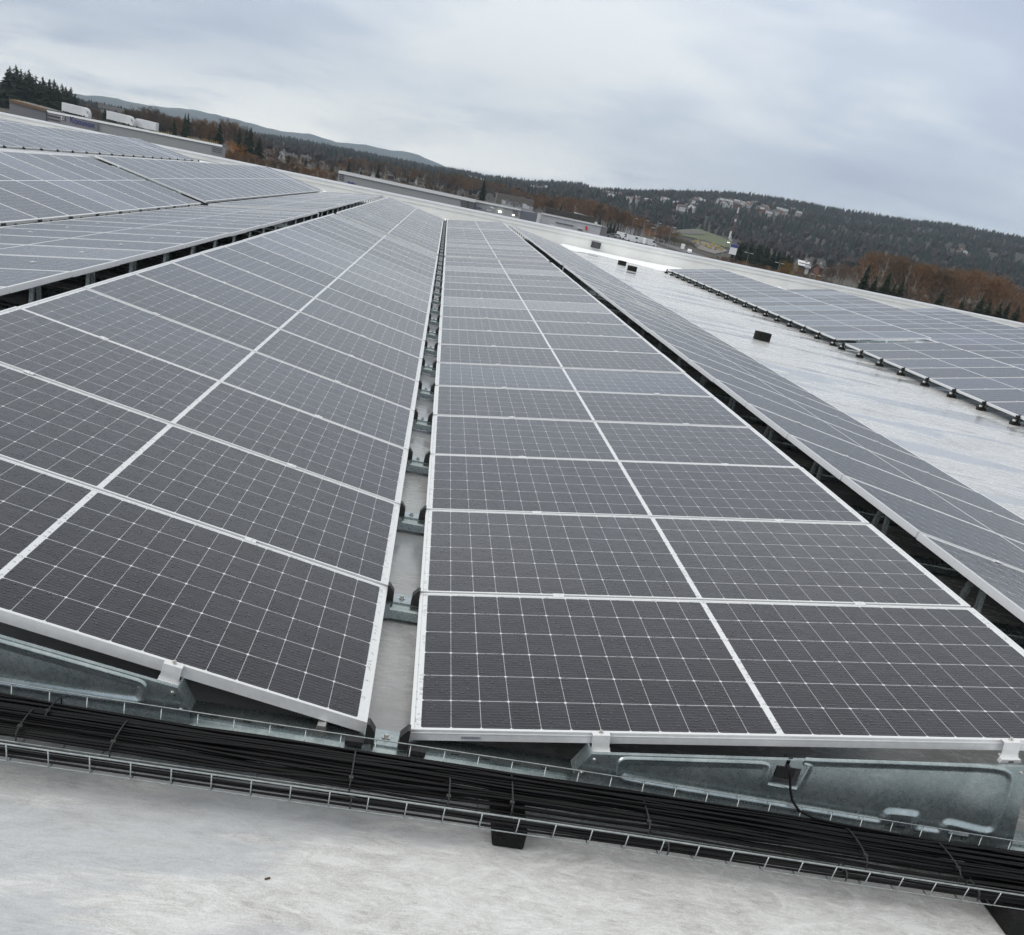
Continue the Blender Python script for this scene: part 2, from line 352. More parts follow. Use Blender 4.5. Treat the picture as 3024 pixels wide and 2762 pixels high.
# ------------------------------------------------------------------ mounting rails between the rows
def hexbolt():
    b = MB()
    b.prism([(math.cos(a)*.013, math.sin(a)*.013) for a in [i*math.pi/8 for i in range(16)]], lambda p: (p[0], p[1], 0), lambda p: (p[0], p[1], .003))
    b.prism([(math.cos(a)*.007, math.sin(a)*.007) for a in [i*math.pi/3 for i in range(6)]], lambda p: (p[0], p[1], .003), lambda p: (p[0], p[1], .012))
    return b.mesh('bolt', MT['steel'])
bolt_me = hexbolt()
def clampfin(d):   # black end clamp, rises beside the low frame edge
    b = MB(); b.xz([(0, -.05), (.030*d, -.05), (.028*d, -.008), (.008*d, .018), (0, .018)], -.032, .010)
    b.box(*(sorted((-.055*d, -.001*d))), -.042, .01, -.055, -.040)
    return b.mesh('end_clamp', MT['black'])
fin_r, fin_l = clampfin(-1), clampfin(1)       # -1: right row (fin leans left of x=0)
mid = MB().box(-.022, .022, -.017, .017, .0016, .0052).box(-.022, .022, -.006, .006, -.03, .0016)
mid.prism([(math.cos(a)*.006, math.sin(a)*.006) for a in [i*math.pi/4 for i in range(8)]], lambda p: (p[0], p[1], .0052), lambda p: (p[0], p[1], .010))
mid_me = mid.mesh('middle_clamp', MT['alu'])
post_me = MB().box(-.003, .003, -.024, .024, -.36, 0).box(-.02, -.003, -.024, -.021, -.36, 0).mesh('support_post', MT['galv'])
lowpad = MB().box(-.02, .055, -.06, -.02, -.07, -.035).box(-.02, .055, .03, .07, -.07, -.035).mesh('rubber_pad', MT['black'])
def rail_mesh(x0, x1, front=False):
    b = MB(); b.box(x0, x1, -.02, .075, -.108, -.050)
    b.xz([(x0, 0), (x1, 0)], 0, 0) if False else None
    b.prism([(-.055, -.108), (-.0205, -.108), (-.0205, -.058), (-.045, -.066), (-.055, -.072)], lambda p: (x0, p[0], p[1]), lambda p: (x1, p[0], p[1]))
    return b
main_rail = rail_mesh(-4.95, 4.86).mesh('rail', MT['galv'])
sleeve = MB().box(-.112, -.108+.0, -.058, .078, -.111, -.047).box(-.134, -.112, -.0575, .0775, -.1105, -.0475).mesh('sleeve', MT['galv'])
pad_me = MB().box(-.06, .06, -.06, .085, -.122, -.1085).mesh('rubber_pad', MT['rubber'])
def tiltpt(xl, zl, d, t, u, h=0): return (xl+d*(u*math.cos(t)-h*math.sin(t)*1), 0, zl+u*math.sin(t)+h*math.cos(t))
def joint_y():
    near = [k*PITCH for k in range(0, 19)]; far = [21.40+k*PITCH for k in range(0, 20)]
    return near, far
near, far = joint_y()
def main_rail_thing(y, k, label):
    e = empty('mounting_rail', (0, y, 0))
    child('rail', main_rail, e); child('sleeve', sleeve, e)
    child('end_clamp', fin_r, e); child('end_clamp', fin_l, e, (-.13, 0, 0)); child('bolt', bolt_me, e, (-.066, .028, -.05))
    for x in (-.3, 2.2, -2.6, 4.6, -4.7): child('rubber_pad', pad_me, e, (x, 0, 0))
    for key in 'ABCD':
        xl, zl, d, t = ROWS[key][:4]
        if (key == 'D' and y < 3) or y == 0: continue
        for u in (.555, 1.80):
            p = tiltpt(xl, zl, d, t, u); child('middle_clamp', mid_me, e, (p[0], 0, p[2]), (0, -t*d, 0))
    for xg, dy in ((2.56, .47), (2.58, .62), (-2.655, -.10), (-2.67, .06)):
        child('support_post', post_me, e, (xg, dy, .318), (R_(12 if dy in (.62, .06) else -8), 0, R_(8)))
    child('rubber_pad', lowpad, e, (4.80, 0, .0)); child('end_clamp', fin_r, e, (-4.87, 0, 0))
    tag(e, label, 'rail', 'galvanised rails crossing under the panel joints')
main_rail_thing(-.0, 0, 'galvanised mounting rail under the front panel edges behind the wire tray')
for k, y in enumerate(near[1:-1]): main_rail_thing(y, k+1, 'galvanised mounting rail across the gutter at the %s panel joint from the tray' % ordi(k+1))
main_rail_thing(near[-1]-.02, 18, 'galvanised mounting rail at the tray side of the cross gap in the gutter')
for k, y in enumerate(far): main_rail_thing(y+(.03 if k == 0 else 0), k, 'galvanised mounting rail across the gutter, %s beyond the cross gap' % ordi(k+1))
# short rails of the outer rows
def short_rails(key, ys, txt, d):
    xl, zl = ROWS[key][0], ROWS[key][1]
    b = MB(); x0, x1 = sorted((d*.02, d*2.3))
    rm = rail_mesh(x0, x1).mesh('rail', MT['galv'])
    pd = MB().box(*sorted((-d*.09, d*.05)), -.045, .06, -.157, -.095).box(*sorted((-d*.035, -d*.001)), -.035, .045, -.094, .0).mesh('rubber_pad', MT['rubber'])
    tip = MB().box(*sorted((-d*.075, -d*.04)), -.02, .02, -.0945, -.065).mesh('rail_tip', MT['alu'])
    for i, y in enumerate(ys):
        e = empty('mounting_rail', (xl, y, zl))
        c = child('rail', rm, e); c.rotation_euler = (0, -d*(ROWS[key][3]-T0) if abs(ROWS[key][3]-T0) > .02 else 0, 0)
        child('rubber_pad', pd, e); child('rail_tip', tip, e)
        child('end_clamp', fin_r if d > 0 else fin_l, e)
        t = ROWS[key][3]
        for u in (.555, 1.80): child('middle_clamp', mid_me, e, (d*u*math.cos(t), 0, u*math.sin(t)), (0, -t*d, 0))
        tag(e, '%s with black clamp, %s from the parapet, %s' % ('short rail', ordi(len(ys)-i), txt), 'rail', 'rails with black clamps along the '+ROWS[key][8])
short_rails('J', [21.45-PITCH*k for k in range(8, -1, -1)]+[22.05+PITCH*k for k in range(0, 19)], 'under the first row past walkway', 1)
short_rails('H', [21.2+PITCH*k for k in range(0, 20)], 'under the third trailer-side row', -1)
yE = ROWS['E'][4]
short_rails('E', [yE-PITCH*k for k in range(10, -1, -1)], 'near block of second trailer-side row', -1) if False else None
def flat_rails(key, ys, txt, d):
    xl, zl = ROWS[key][0], ROWS[key][1]
    bk = MB().box(*sorted((-d*.012, -d*.0025)), -.055, .055, -.05, -.004).box(*sorted((-d*.02, d*.10)), -.05, .06, -.10, -.05).mesh('end_clamp', MT['black'])
    for i, y in enumerate(ys):
        e = empty('mounting_rail', (xl, y, zl)); child('end_clamp', bk, e); t = ROWS[key][3]
        child('rail', MB().box(*sorted((d*.1, d*2.3)), -.02, .075, -.108, -.06).mesh('rail', MT['galv']) if i == 0 else flat_rails.me, e)
        if i == 0: flat_rails.me = e.children[-1].data
        for u in (.555, 1.80): child('middle_clamp', mid_me, e, (d*u*math.cos(t), 0, u*math.sin(t)), (0, -t*d, 0))
        tag(e, 'short mounting rail with black end clamp, %s from the parapet, %s' % (ordi(len(ys)-i), txt), 'rail', 'rails along the '+ROWS[key][8])
flat_rails('E', [yE-PITCH*k for k in range(10, -1, -1)]+[21.15+PITCH*k for k in range(0, 20)], 'in second trailer-side row', -1)

# ------------------------------------------------------------------ front edge: windshield plates
def plate(d, label):
    """galvanised side plate closing the front end under a row; d=1 right row, -1 left row mirrored about the gutter"""
    e = empty('windshield_plate', (-.065, -.062, 0))
    ox = lambda x: d*(x+.065)
    yb, yf, ye = .0, -.0015, -.010
    hole = (1.105, 1.185, .060, .118)
    b = MB(); zt = lambda x: .055+(x-.54)*(.250-.055)/(1.89-.54)
    # sheet built as strips so the cable opening and the two bracket openings are really open
    X = [.50, .54, 1.105, 1.13, 1.142, 1.185, 1.515, 1.585, 1.73, 1.80, 1.89, 1.955]
    def quad(xa, xb, za0, zb0, za1, zb1):
        pts = [(ox(xa), za0), (ox(xb), zb0), (ox(xb), zb1), (ox(xa), za1)]
        b.prism(pts, lambda p: (p[0], yb, p[1]), lambda p: (p[0], yf, p[1]))
    zb = -.085
    for xa, xb in zip(X[:-1], X[1:]):
        ta, tb = (zt(xa) if xa >= .54 else -.02), (zt(xb) if xb <= 1.89 else -.03)
        if xa < hole[1]-1e-6 and xb > hole[0]+1e-6:
            quad(xa, xb, zb, zb, hole[2], hole[2])
            if not (abs(xa-1.13) < 1e-6): quad(xa, xb, hole[3], hole[3], ta, tb)
        elif abs(xa-1.515) < 1e-6 or abs(xa-1.73) < 1e-6:
            quad(xa, xb, zb, zb, -.045, -.045); quad(xa, xb, -.012, -.012, ta, tb)
        else: quad(xa, xb, zb, zb, ta, tb)
    # folded lips: along the top edge and at the slanted low end
    b.prism([(ox(.54), zt(.54)), (ox(1.89), zt(1.89)), (ox(1.89), zt(1.89)-.0015), (ox(.54), zt(.54)-.0015)], lambda p: (p[0], yb, p[1]), lambda p: (p[0], yb+.014, p[1]))
    b.prism([(ox(.50), -.02), (ox(.54), zt(.54)), (ox(.542), zt(.54)-.001), (ox(.502), -.021)], lambda p: (p[0], yb, p[1]), lambda p: (p[0], yb+.075, p[1]+.0))
    b.prism([(ox(1.89), zt(1.89)), (ox(1.955), -.03), (ox(1.953), -.03), (ox(1.888), zt(1.89))], lambda p: (p[0], yb, p[1]), lambda p: (p[0], yb+.03, p[1]))
    sh = b.build('sheet', MT['galv'], e)
    # pressed field: a raised panel with rounded ridge border
    def ridge(path, r=.009, name='pressed_ridge'):
        # smooth half-round swage standing proud of the sheet
        m_ = MB(); pts = []
        for i in range(len(path)-1):
            a, c = Vector(path[i]), Vector(path[i+1])
            for k in range(6): pts.append(a.lerp(c, k/6))
        pts.append(Vector(path[-1]))
        # soften corners
        for _ in range(3): pts = [pts[0]]+[(pts[i-1]+pts[i]*2+pts[i+1])/4 for i in range(1, len(pts)-1)]+[pts[-1]]
        n_ = 9; i0 = 0
        for k, p in enumerate(pts):
            dd = (pts[min(k+1, len(pts)-1)]-pts[max(k-1, 0)]).normalized(); nn_ = Vector((-dd.y, dd.x))
            for j in range(n_):
                s = -1+2*j/(n_-1); q = p+nn_*s*r*1.5
                sc_ = s; hh = (sc_+1)/1.7 if sc_ < .7 else (1-sc_)/.3; hh = max(0, min(1, hh)); hh = hh*hh*(3-2*hh); m_.v.append((ox(q.x), yf-.0003-r*.75*hh, q.y))
        for k in range(len(pts)-1):
            for j in range(n_-1):
                a0 = k*n_+j; f_ = (a0, a0+1, a0+n_+1, a0+n_); m_.f.append(f_ if d > 0 else f_[::-1])
        return m_.build(name, MT['galv'], e, smooth=True)
    low = lambda x: -.008-(x-.65)*.012
    ridge([(1.185, .145), (1.22, .148), (1.50, .188), (1.835, .232), (1.86, .14), (1.868, .018), (1.845, .006), (1.715, .018), (1.702, .012), (1.695, -.018), (1.69, -.022), (1.62, -.022), (1.612, -.016), (1.605, .020), (1.595, .027), (1.51, .022), (1.500, .016), (1.492, -.014), (1.485, -.018), (1.15, -.013), (.84, -.011), (.66, -.006), (.642, .0), (.635, .046), (.648, .052), (.84, .079), (1.07, .112), (1.078, .10), (1.084, .045), (1.10, .040), (1.19, .040)], .010)
    ridge([(1.19, .040), (1.2, .05), (1.21, .135), (1.2, .142), (1.185, .145)], .008)
    for px_, pz_ in ((.552, .038), (.525, -.012), (1.870, .228)):
        s_ = MB(); s_.prism([(math.cos(a)*.006, math.sin(a)*.006) for a in [i*math.pi/5 for i in range(10)]], lambda p: (ox(px_)+p[0], yf, pz_+p[1]), lambda p: (ox(px_)+p[0]*.6, yf-.006, pz_+p[1]*.6))
        s_.build('screw', MT['steel'], e)
    tag(e, label, 'side plate', 'galvanised side plates closing the front of the array'); return e
plA = plate(1, 'galvanised side plate with pressed ridges and a square cable opening')
plB = plate(-1, 'galvanised side plate cut off by the photo edge, no cable opening in view')
def end_bracket(x, t_row, zrow, d, label):
    e = empty('front_clamp', (x, 0, zrow), (0, -t_row*d, 0))
    b = MB(); b.box(-.027, .027, -.010, .016, .0018, .0052); b.box(-.027, .027, -.0135, -.010, -.040, .0052)
    b.box(-.030, .030, -.0135, .0, -.046, -.040); b.xz([(-.030, -.046), (.030, -.046), (.036, -.060), (-.036, -.060)], -.030, -.010)
    b.build('bracket', MT['alu'], e, bevel=.001)
    c = child('bolt', bolt_me, e, (0, .003, .0052)); c.scale = (.6, .6, .8)
    MB().box(-.008, .008, -.0312, -.030, -.056, -.052).build('slot', MT['dark'], e)
    tag(e, label, 'clamp', 'aluminium end clamps on the front panel edges')
for u, row, lab in ((.575, 'A', 'aluminium end clamp low on the front edge beside the plate with cable opening'), (1.862, 'A', 'aluminium end clamp at the high end of the plate with cable opening'),
                    (.575, 'B', 'aluminium end clamp on the front edge at the cut-off side plate')):
    xl, zl, d, t = ROWS[row][:4]; end_bracket(xl+d*u*math.cos(t), t, zl+u*math.sin(t), d, lab)
# slots in the front rail top
for x in (.145, .24, .335, .425, -.57, -.475, -.38): pass
sl = MB()
for x in (.145, .24, .335, .425, -.57, -.475, -.38): sl.box(x-.012, x+.012, -.012, -.005, -.0498, -.0488)
rail0 = [o for o in bpy.data.objects if o.name == 'mounting_rail'][0]
sl.build('rail_slots', MT['dark'], rail0)
MB().xz([(-.018, -.05), (.018, -.05), (.012, -.018), (-.012, -.018)], -.02, .02).build('hat_nut', MT['steel'], rail0).location = (-.26, .0, 0)

# ------------------------------------------------------------------ wire cable tray with cables
YF, YB, ZT, ZB = -.392, -.082, .0, -.054
X0, X1 = -1.75, 2.55
tray = empty('cable_tray', (0, (YF+YB)/2, ZB))
def sag(x): return .0035*math.sin(x*2.1+.5)
def line(y, z, r, nm):
    b = MB(); pts = [(X0+i*(X1-X0)/24, y-tray.location.y, z-ZB+sag(X0+i*(X1-X0)/24)) for i in range(25)]
    b.tube(pts, r, 8); b.build(nm, MT['wire'], tray, smooth=True)
line(YF, ZT, .0026, 'long_wire'); line(YF+.006, ZB+.002, .0019, 'long_wire'); line(YB, ZT, .0020, 'long_wire'); line(YB-.006, ZB+.002, .0018, 'long_wire')
line(YF+.10, ZB+.001, .0024, 'long_wire'); line(YF+.20, ZB+.001, .0024, 'long_wire')
x = X0+.03; i = 0
rung = MB(); y0 = tray.location.y
rung.tube([(0, YF-.0035-y0, .054), (0, YF+.002-y0, .006), (.0, YF+.012-y0, -.004), (0, YB-.012-y0, -.004), (0, YB-.002-y0, .006), (0, YB+.0035-y0, .054)], .0018, 6)
rung_me = rung.mesh('cross_wire', MT['wire'], True)
while x < X1:
    child('cross_wire', rung_me, tray, (x, 0, sag(x))); x += .1015
tag(tray, 'zinc wire-mesh cable tray full of black cables along the array front', 'cable tray')
cabs = []
def cable(y0_, z0_, r, seed, label):
    rr = random.Random(seed); ph = [rr.uniform(0, 6.3) for _ in range(6)]; am = rr.uniform(.004, .019) if seed < 900 else .003; drift = rr.uniform(-.03, .03) if seed < 900 else 0
    pts = []
    for i in range(61):
        x = X0+.02+i*(X1-X0-.04)/60
        y = y0_+am*math.sin(x*1.7+ph[0])+am*.4*math.sin(x*4.3+ph[1])+am*.12*math.sin(x*13+ph[4])+drift*(x-.4)*.6
        y = min(max(y, YF+(.095 if seed < 900 else .014)), YB-.012)
        z = z0_+.003*math.sin(x*2.3+ph[2])+.0022*math.sin(x*6.1+ph[3])+sag(x)
        pts.append((x, y, max(z, ZB+.008)))
    o = MB().tube(pts, r, 7).build('cable', MT['cable'], smooth=True); tag(o, label, 'cable', 'black cables lying in the wire tray'); return o
rr = random.Random(3)
nC = 0
for lay, (zc, cnt, ya, yb_) in enumerate(((-.045, 20, YB-.012, YF+.098), (-.036, 17, YB-.014, YF+.112), (-.027, 12, YB-.03, YF+.135), (-.018, 6, YB-.05, YF+.17))):
    for i in range(cnt):
        y = ya+(yb_-ya)*(i+.5)/cnt+rr.uniform(-.004, .004)
        cable(y, zc+rr.uniform(-.003, .003), rr.choice((.0034, .0038, .0038, .0050)), 100*lay+i, 'thin black cable in the main bundle of the wire tray')
for i in range(8):
    cable(YF+.016+i*.0052+rr.uniform(-.002, .002), -.046+(.010 if i % 2 else 0)+(i % 3)*.003, .0034, 900+i, 'thin black cable in the narrow bundle against the outer tray wires')
# the odd cable hanging from the plate opening into the tray
pts = [(1.135, -.030, .140), (1.142, -.070, .118), (1.150, -.082, .095), (1.162, -.088, .055), (1.178, -.094, .022), (1.205, -.104, -.004), (1.255, -.115, -.016), (1.33, -.122, -.018), (1.6, -.13, -.02), (2.0, -.14, -.022), (2.5, -.14, -.024)]
o = MB().tube(pts, .0042, 8).build('cable', MT['cable'], smooth=True); tag(o, 'single black cable curling from the plate opening down into the tray', 'cable')
jb = empty('cable_connector', (1.145, -.05, .09)); MB().box(-.030, .030, .0, .035, -.022, .020).build('housing', MT['black'], jb, bevel=.003); MB().box(-.006, .006, -.004, .0, .02, .055).build('gland', MT['black'], jb); tag(jb, 'small black connector box seated in the plate opening', 'connector')
def tie(x, ya, yb_, zt, label, lean=0):
    zt -= .007; lean *= .5
    b = MB(); n_ = 14; P = []
    for i in range(n_+1):
        a = math.pi*i/n_; yy = (ya+yb_)/2+(yb_-ya)/2*math.cos(a); z = ZB+.006+(zt-ZB)*max(0, math.sin(a))**.3
        P.append((x+lean*(yy-ya), yy, z))
    b.tube(P, .0024, 5)
    b.box(x-.006, x+.006, ya+.02, ya+.034, zt-.004, zt+.004)
    tag(b.build('cable_tie', MT['black']), label, 'cable tie', 'black cable ties holding the bundles')
for i, (x, ya, yb_, zt, lean) in enumerate(((-1.02, -.30, -.16, -.012, 0), (-.98, -.21, -.09, -.006, .1), (-.78, -.31, -.15, -.010, .05), (-.15, -.31, -.12, -.010, 0), (-.14, -.385, -.335, -.024, 0), (.12, -.33, -.19, -.010, .06),
                                            (.30, -.31, -.12, -.012, .08), (.70, -.30, -.14, -.012, .02), (.74, -.385, -.335, -.022, 0), (1.36, -.31, -.13, -.010, -.04), (1.27, -.385, -.32, -.022, 0), (1.66, -.30, -.13, -.010, -.04), (1.68, -.385, -.31, -.02, 0))):
    tie(x, ya, yb_, zt, 'black cable tie, %s along the tray from its visible start' % ordi(i+1), lean)
def foot(name, x0, x1, y0_, y1_, z1, label, cat, group=None):
    e = MB(); n_ = 10
    pts = [(x0-.012, 0), (x1+.004, 0), (x1, 1), (x0, 1)]
    e.box(x0, x1, y0_, y1_, roof_z(0)+.001, z1)
    o = e.build(name, MT['rubber'], bevel=.006); tag(o, label, cat, group); return o
foot('rubber_support', .260, .350, -.352, -.10, ZB-.004, 'rough black rubber foot under the tray below the second tie', 'rubber foot', 'rubber feet carrying the tray')
foot('rubber_support', 1.78, 1.96, -.43, -.12, ZB-.004, 'large black rubber foot under the tray near the high plate end', 'rubber foot', 'rubber feet carrying the tray')
foot('rubber_support', -.31, -.225, -.115, -.06, -.068, 'small black rubber block in front of the rail by the gutter', 'rubber foot')
foot('rubber_support', 1.60, 1.70, -.115, -.068, -.060, 'small black rubber block in front of the plate below its bracket openings', 'rubber foot')
def debris(x, y, l, a, label):
    b = MB(); b.box(-l/2, l/2, -.002, .002, 0, .003); o = b.build('twig', mat('twig_bark', (.10, .05, .035), .8)); o.location = (x, y, roof_z(x)+.001); o.rotation_euler = (0, 0, a); tag(o, label, 'twig')
debris(-.31, -.63, .014, .6, 'tiny brown twig lying on the pale roof in front of the tray')

# ------------------------------------------------------------------ small things on the walkway and the parapet
def vent(x, y, s, label):
    e = empty('rubber_block', (x, y, roof_z(x)))
    b = MB(); h = .16*s
    P = [(-.16, -.07), (-.10, -.13), (.10, -.13), (.16, -.07), (.16, .08), (.08, .13), (-.08, .13), (-.16, .08)]
    Q = [(p[0]*.55, p[1]*.5) for p in P]
    n_ = len(P)
    for z, L in ((0, P), (h, P), (h, Q), (h*.55, Q)): b.v += [(p[0]*s, p[1]*s, z) for p in L]
    for r_ in range(3):
        for j in range(n_): b.f.append((r_*n_+j, r_*n_+(j+1) % n_, (r_+1)*n_+(j+1) % n_, (r_+1)*n_+j))
    b.build('block', MT['rubber'], e)
    t_ = MB(); t_.prism([(p[0]*s*.98, p[1]*s*.98) for p in Q], lambda p: (p[0], p[1], h*.5), lambda p: (p[0], p[1], h*.78)); t_.build('insert', MT['snow'], e)
    tag(e, label, 'rubber block', 'black blocks standing on the walkway')
vent(6.66, 19.2, 1.0, 'black block with pale insert alone in the middle of the walkway')
vent(7.05, 41.0, 1.0, 'black block on the walkway, closer to the parapet of the far pair')
vent(6.95, 37.9, 1.05, 'black block on the walkway, closer to the panels of the far pair')
ov = empty('overflow_outlet', (7.1, 49.9, 0)); MB().box(-.22, .22, -.03, .098, 0.02, .28).build('housing', MT['black'], ov, bevel=.01)
g_ = MB(); g_.box(-.18, .18, -.036, -.0302, .05, .25); g_.build('flap', mat('flap', (.05, .05, .055), .35), ov)
tag(ov, 'square black overflow outlet set in the parapet above the walkway end', 'outlet')
# end plates closing the far blocks at the cross gap
def gap_plate(key, label):
    xl, zl, d, t, y1, y2 = ROWS[key][:6]; b = MB()
    z = lambda u: zl+LIFT.get(key, 0)+u*math.sin(t)-.045
    for ua, ub in ((.50, 1.18), (1.22, 1.88)):
        b.prism([(ua, 0), (ub, 0), (ub, 1), (ua, 1)], lambda p: (xl+d*p[0], y2-.02, z(p[0])-.0 if p[1] else z(0)-.07), lambda p: (xl+d*p[0], y2-.017, z(p[0]) if p[1] else z(0)-.07))
    tag(b.build('gap_plate', MT['galv']), label, 'side plate', 'plates at the cross gap')
gap_plate('J', 'galvanised plate closing the block past the walkway at the cross gap')
gap_plate('E', 'galvanised plate at the cross gap of the second trailer-side row')

# =================================================================== BACKGROUND
def ray(px, py): return (CF+CR*((px-1512)/F_PX)-CU*((py-CY_PX)/F_PX)).normalized()
def at(px, py, D):
    d = ray(px, py); return CAM+d*(D/math.hypot(d.x, d.y))
def at_y(px, py, Y):
    d = ray(px, py); return CAM+d*((Y-CAM.y)/d.y)
def flat_z(x): return -7.7+.0218*x
def az_el(px, py):
    d = ray(px, py); return math.atan2(d.x, d.y), d.z/math.hypot(d.x, d.y)
RIDGE = [(-900, 130), (0, 300), (600, 372), (755, 392), (847, 405), (971, 428), (1074, 449), (1136, 463), (1198, 474), (1277, 492), (1350, 500), (1432, 518), (1500, 527), (1586, 538), (1623, 536), (1722, 542), (1747, 554),
         (1850, 560), (1912, 563), (2048, 568), (2172, 574), (2300, 589), (2403, 607), (2547, 629), (2700, 653), (2772, 659), (2921, 689), (3024, 709), (3400, 800), (3900, 960)]
FARR = [(-900, 60), (0, 262), (100, 268), (223, 279), (273, 283), (310, 284), (397, 306), (500, 318), (574, 327), (649, 339), (723, 362), (798, 379), (860, 393), (922, 399), (1000, 420), (1060, 428), (1099, 432), (1148, 442), (1210, 452), (1272, 474), (1350, 505), (1600, 580)]
def table(T):
    q = sorted(az_el(*p) for p in T); return np.array([a for a, e in q]), np.array([e for a, e in q])
RA, RE = table(RIDGE); FA, FE = table(FARR)
RD, RF = 2600., 780.
def hill_h(x, y):
    dx, dy = x-CAM.x, y-CAM.y; r = math.hypot(dx, dy); a = math.atan2(dx, dy)
    g = flat_z(x)
    if r < RF: return g
    e = float(np.interp(a, RA, RE)); zr = CAM.z+e*RD-9
    t = min((r-RF)/(RD-RF), 1); s = t*t*(3-2*t)*.55+t*.45
    g2 = flat_z(CAM.x+dx*min(r, RD)/r)
    z = g2+(max(zr, g2+2)-g2)*s
    z += math.sin(x*.011+y*.004)*math.cos(y*.009)*7*math.sin(math.pi*t)*(1 if zr > g2+25 else .15)
    if r > RD: z -= (r-RD)*.10
    return z
def hit(px, py, dz=0, lo=60):
    d = ray(px, py); h = math.hypot(d.x, d.y); D = lo
    while D < RD+400:
        p = CAM+d*(D/h)
        if p.z < hill_h(p.x, p.y)+dz:
            for _ in range(8):
                q = CAM+d*((D-2)/h)
                if q.z < hill_h(q.x, q.y)+dz: D -= 2; p = q
                else: break
            return p
        D += max(4, D*.006)
    return CAM+d*(RD/h)
# ground: one sheet out past the ridge
def polar_sheet(name, A, rs, hf, m):
    v = []; f = []
    for r in rs:
        for a in A: x, y = CAM.x+r*math.sin(a), CAM.y+r*math.cos(a); v.append((x, y, hf(x, y, r, a)))
    n = len(A)
    for i in range(len(rs)-1):
        for j in range(n-1): f.append((i*n+j, i*n+j+1, (i+1)*n+j+1, (i+1)*n+j))
    me = bpy.data.meshes.new(name); me.from_pydata(v, [], f); me.materials.append(m); me.polygons.foreach_set('use_smooth', [True]*len(f))
    o = bpy.data.objects.new(name, me); C.objects.link(o); return o
ground_m = noisy('valley_ground', (.028, .023, .016), (.055, .046, .03), .02, .9, detail=8, coord='Object')
hill_m = noisy('forest_floor', (.020, .022, .018), (.045, .036, .030), .012, .95, detail=8)
far_m = noisy('far_hills', (.030, .045, .055), (.085, .105, .11), .006, .95, detail=9, stretch=(1, .35, 1))  # base colour lifted and blued, so part of the distance haze is painted in
A_ = [R_(-60)+i*R_(125)/260 for i in range(261)]
tag(polar_sheet('ground', A_, [62, 120, 250, 400, 550, 700, RF-1], lambda x, y, r, a: flat_z(x), ground_m), kind='structure')
tag(polar_sheet('hill', A_, [RF+(RD-RF)*i/44 for i in range(45)]+[2800, 3100, 3500], lambda x, y, r, a: hill_h(x, y), hill_m), kind='structure')
def far_h(x, y, r, a):
    e = float(np.interp(a, FA, FE)); t = max(0, min(1, (r-4200)/3300)); e += .0004*math.sin(a*137)+.00025*math.sin(a*411+1); z = -30+(CAM.z+e*7500+30)*(t*t*(3-2*t))+22*math.sin(a*61)*math.sin(r*.004)*t*(1-t)*2
    return z if r <= 7500 else z-(r-7500)*.15
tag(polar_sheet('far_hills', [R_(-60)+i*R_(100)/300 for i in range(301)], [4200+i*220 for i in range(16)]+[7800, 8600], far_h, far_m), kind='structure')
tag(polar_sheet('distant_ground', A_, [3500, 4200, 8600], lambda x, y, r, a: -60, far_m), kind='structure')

# fields and roads, draped just above the terrain
def z5(x, y): return 1800+x/4.032, 500+y/4.032
def drape(name, pts, m, dz, label=None, cat=None, kind=None, sub=6):
    P = [hit(*p, dz) for p in pts]; n = len(P); v = [tuple(p) for p in P]; me = bpy.data.meshes.new(name)
    c = sum(P, Vector())/n; v2 = []; f = []
    K = 5
    for k in range(K+1):
        for p in P:
            q = c.lerp(p, k/K); v2.append((q.x, q.y, hill_h(q.x, q.y)+dz))
    for k in range(K):
        for j in range(n): f.append((k*n+j, k*n+(j+1) % n, (k+1)*n+(j+1) % n, (k+1)*n+j))
    me.from_pydata(v2, [], f); me.materials.append(m); o = bpy.data.objects.new(name, me); C.objects.link(o); tag(o, label, cat, None, kind); return o
FIELD = [z5(*p) for p in ((640, 745), (800, 722), (1040, 706), (1120, 730), (1200, 758), (1330, 808), (1450, 856), (1470, 940), (1380, 930), (1300, 905), (1150, 855), (960, 812), (800, 778), (700, 765))]
drape('field', FIELD, noisy('wet_grass', (.065, .085, .04), (.11, .13, .06), .05, .9), .5, kind='structure')
drape('ploughed_field', [z5(*p) for p in ((650, 743), (800, 724), (1000, 709), (1090, 735), (1150, 775), (1020, 775), (900, 768), (760, 762))], noisy('ploughed_soil', (.085, .085, .075), (.12, .115, .10), .05, .9), .9, kind='structure')
def road(name, ctr, wid, m, dz):
    P = [hit(*p) for p in ctr]; v = []; f = []
    for i, p in enumerate(P):
        d = (P[min(i+1, len(P)-1)]-P[max(i-1, 0)]); d.z = 0; d.normalize(); n_ = Vector((-d.y, d.x, 0))
        for s in (-1, 1):
            q = p+n_*wid/2*s; v.append((q.x, q.y, flat_z(q.x)+dz))
    for i in range(len(P)-1): f.append((2*i, 2*i+1, 2*i+3, 2*i+2))
    me = bpy.data.meshes.new(name); me.from_pydata(v, [], f); me.materials.append(m); o = bpy.data.objects.new(name, me); C.objects.link(o); tag(o, kind='structure'); return P
asph = noisy('wet_asphalt', (.05, .052, .056), (.09, .092, .096), .3, .6)
HW = [(1880, 697), (1925, 711), (1965, 722), (2000, 734), (2050, 752), (2120, 785)]
HWP = road('road', HW, 11, asph, .06)
road('road', [(1884, 702), (1915, 718), (1945, 732), (1975, 745), (2010, 762)], 7, asph, .10)
mk = MB()
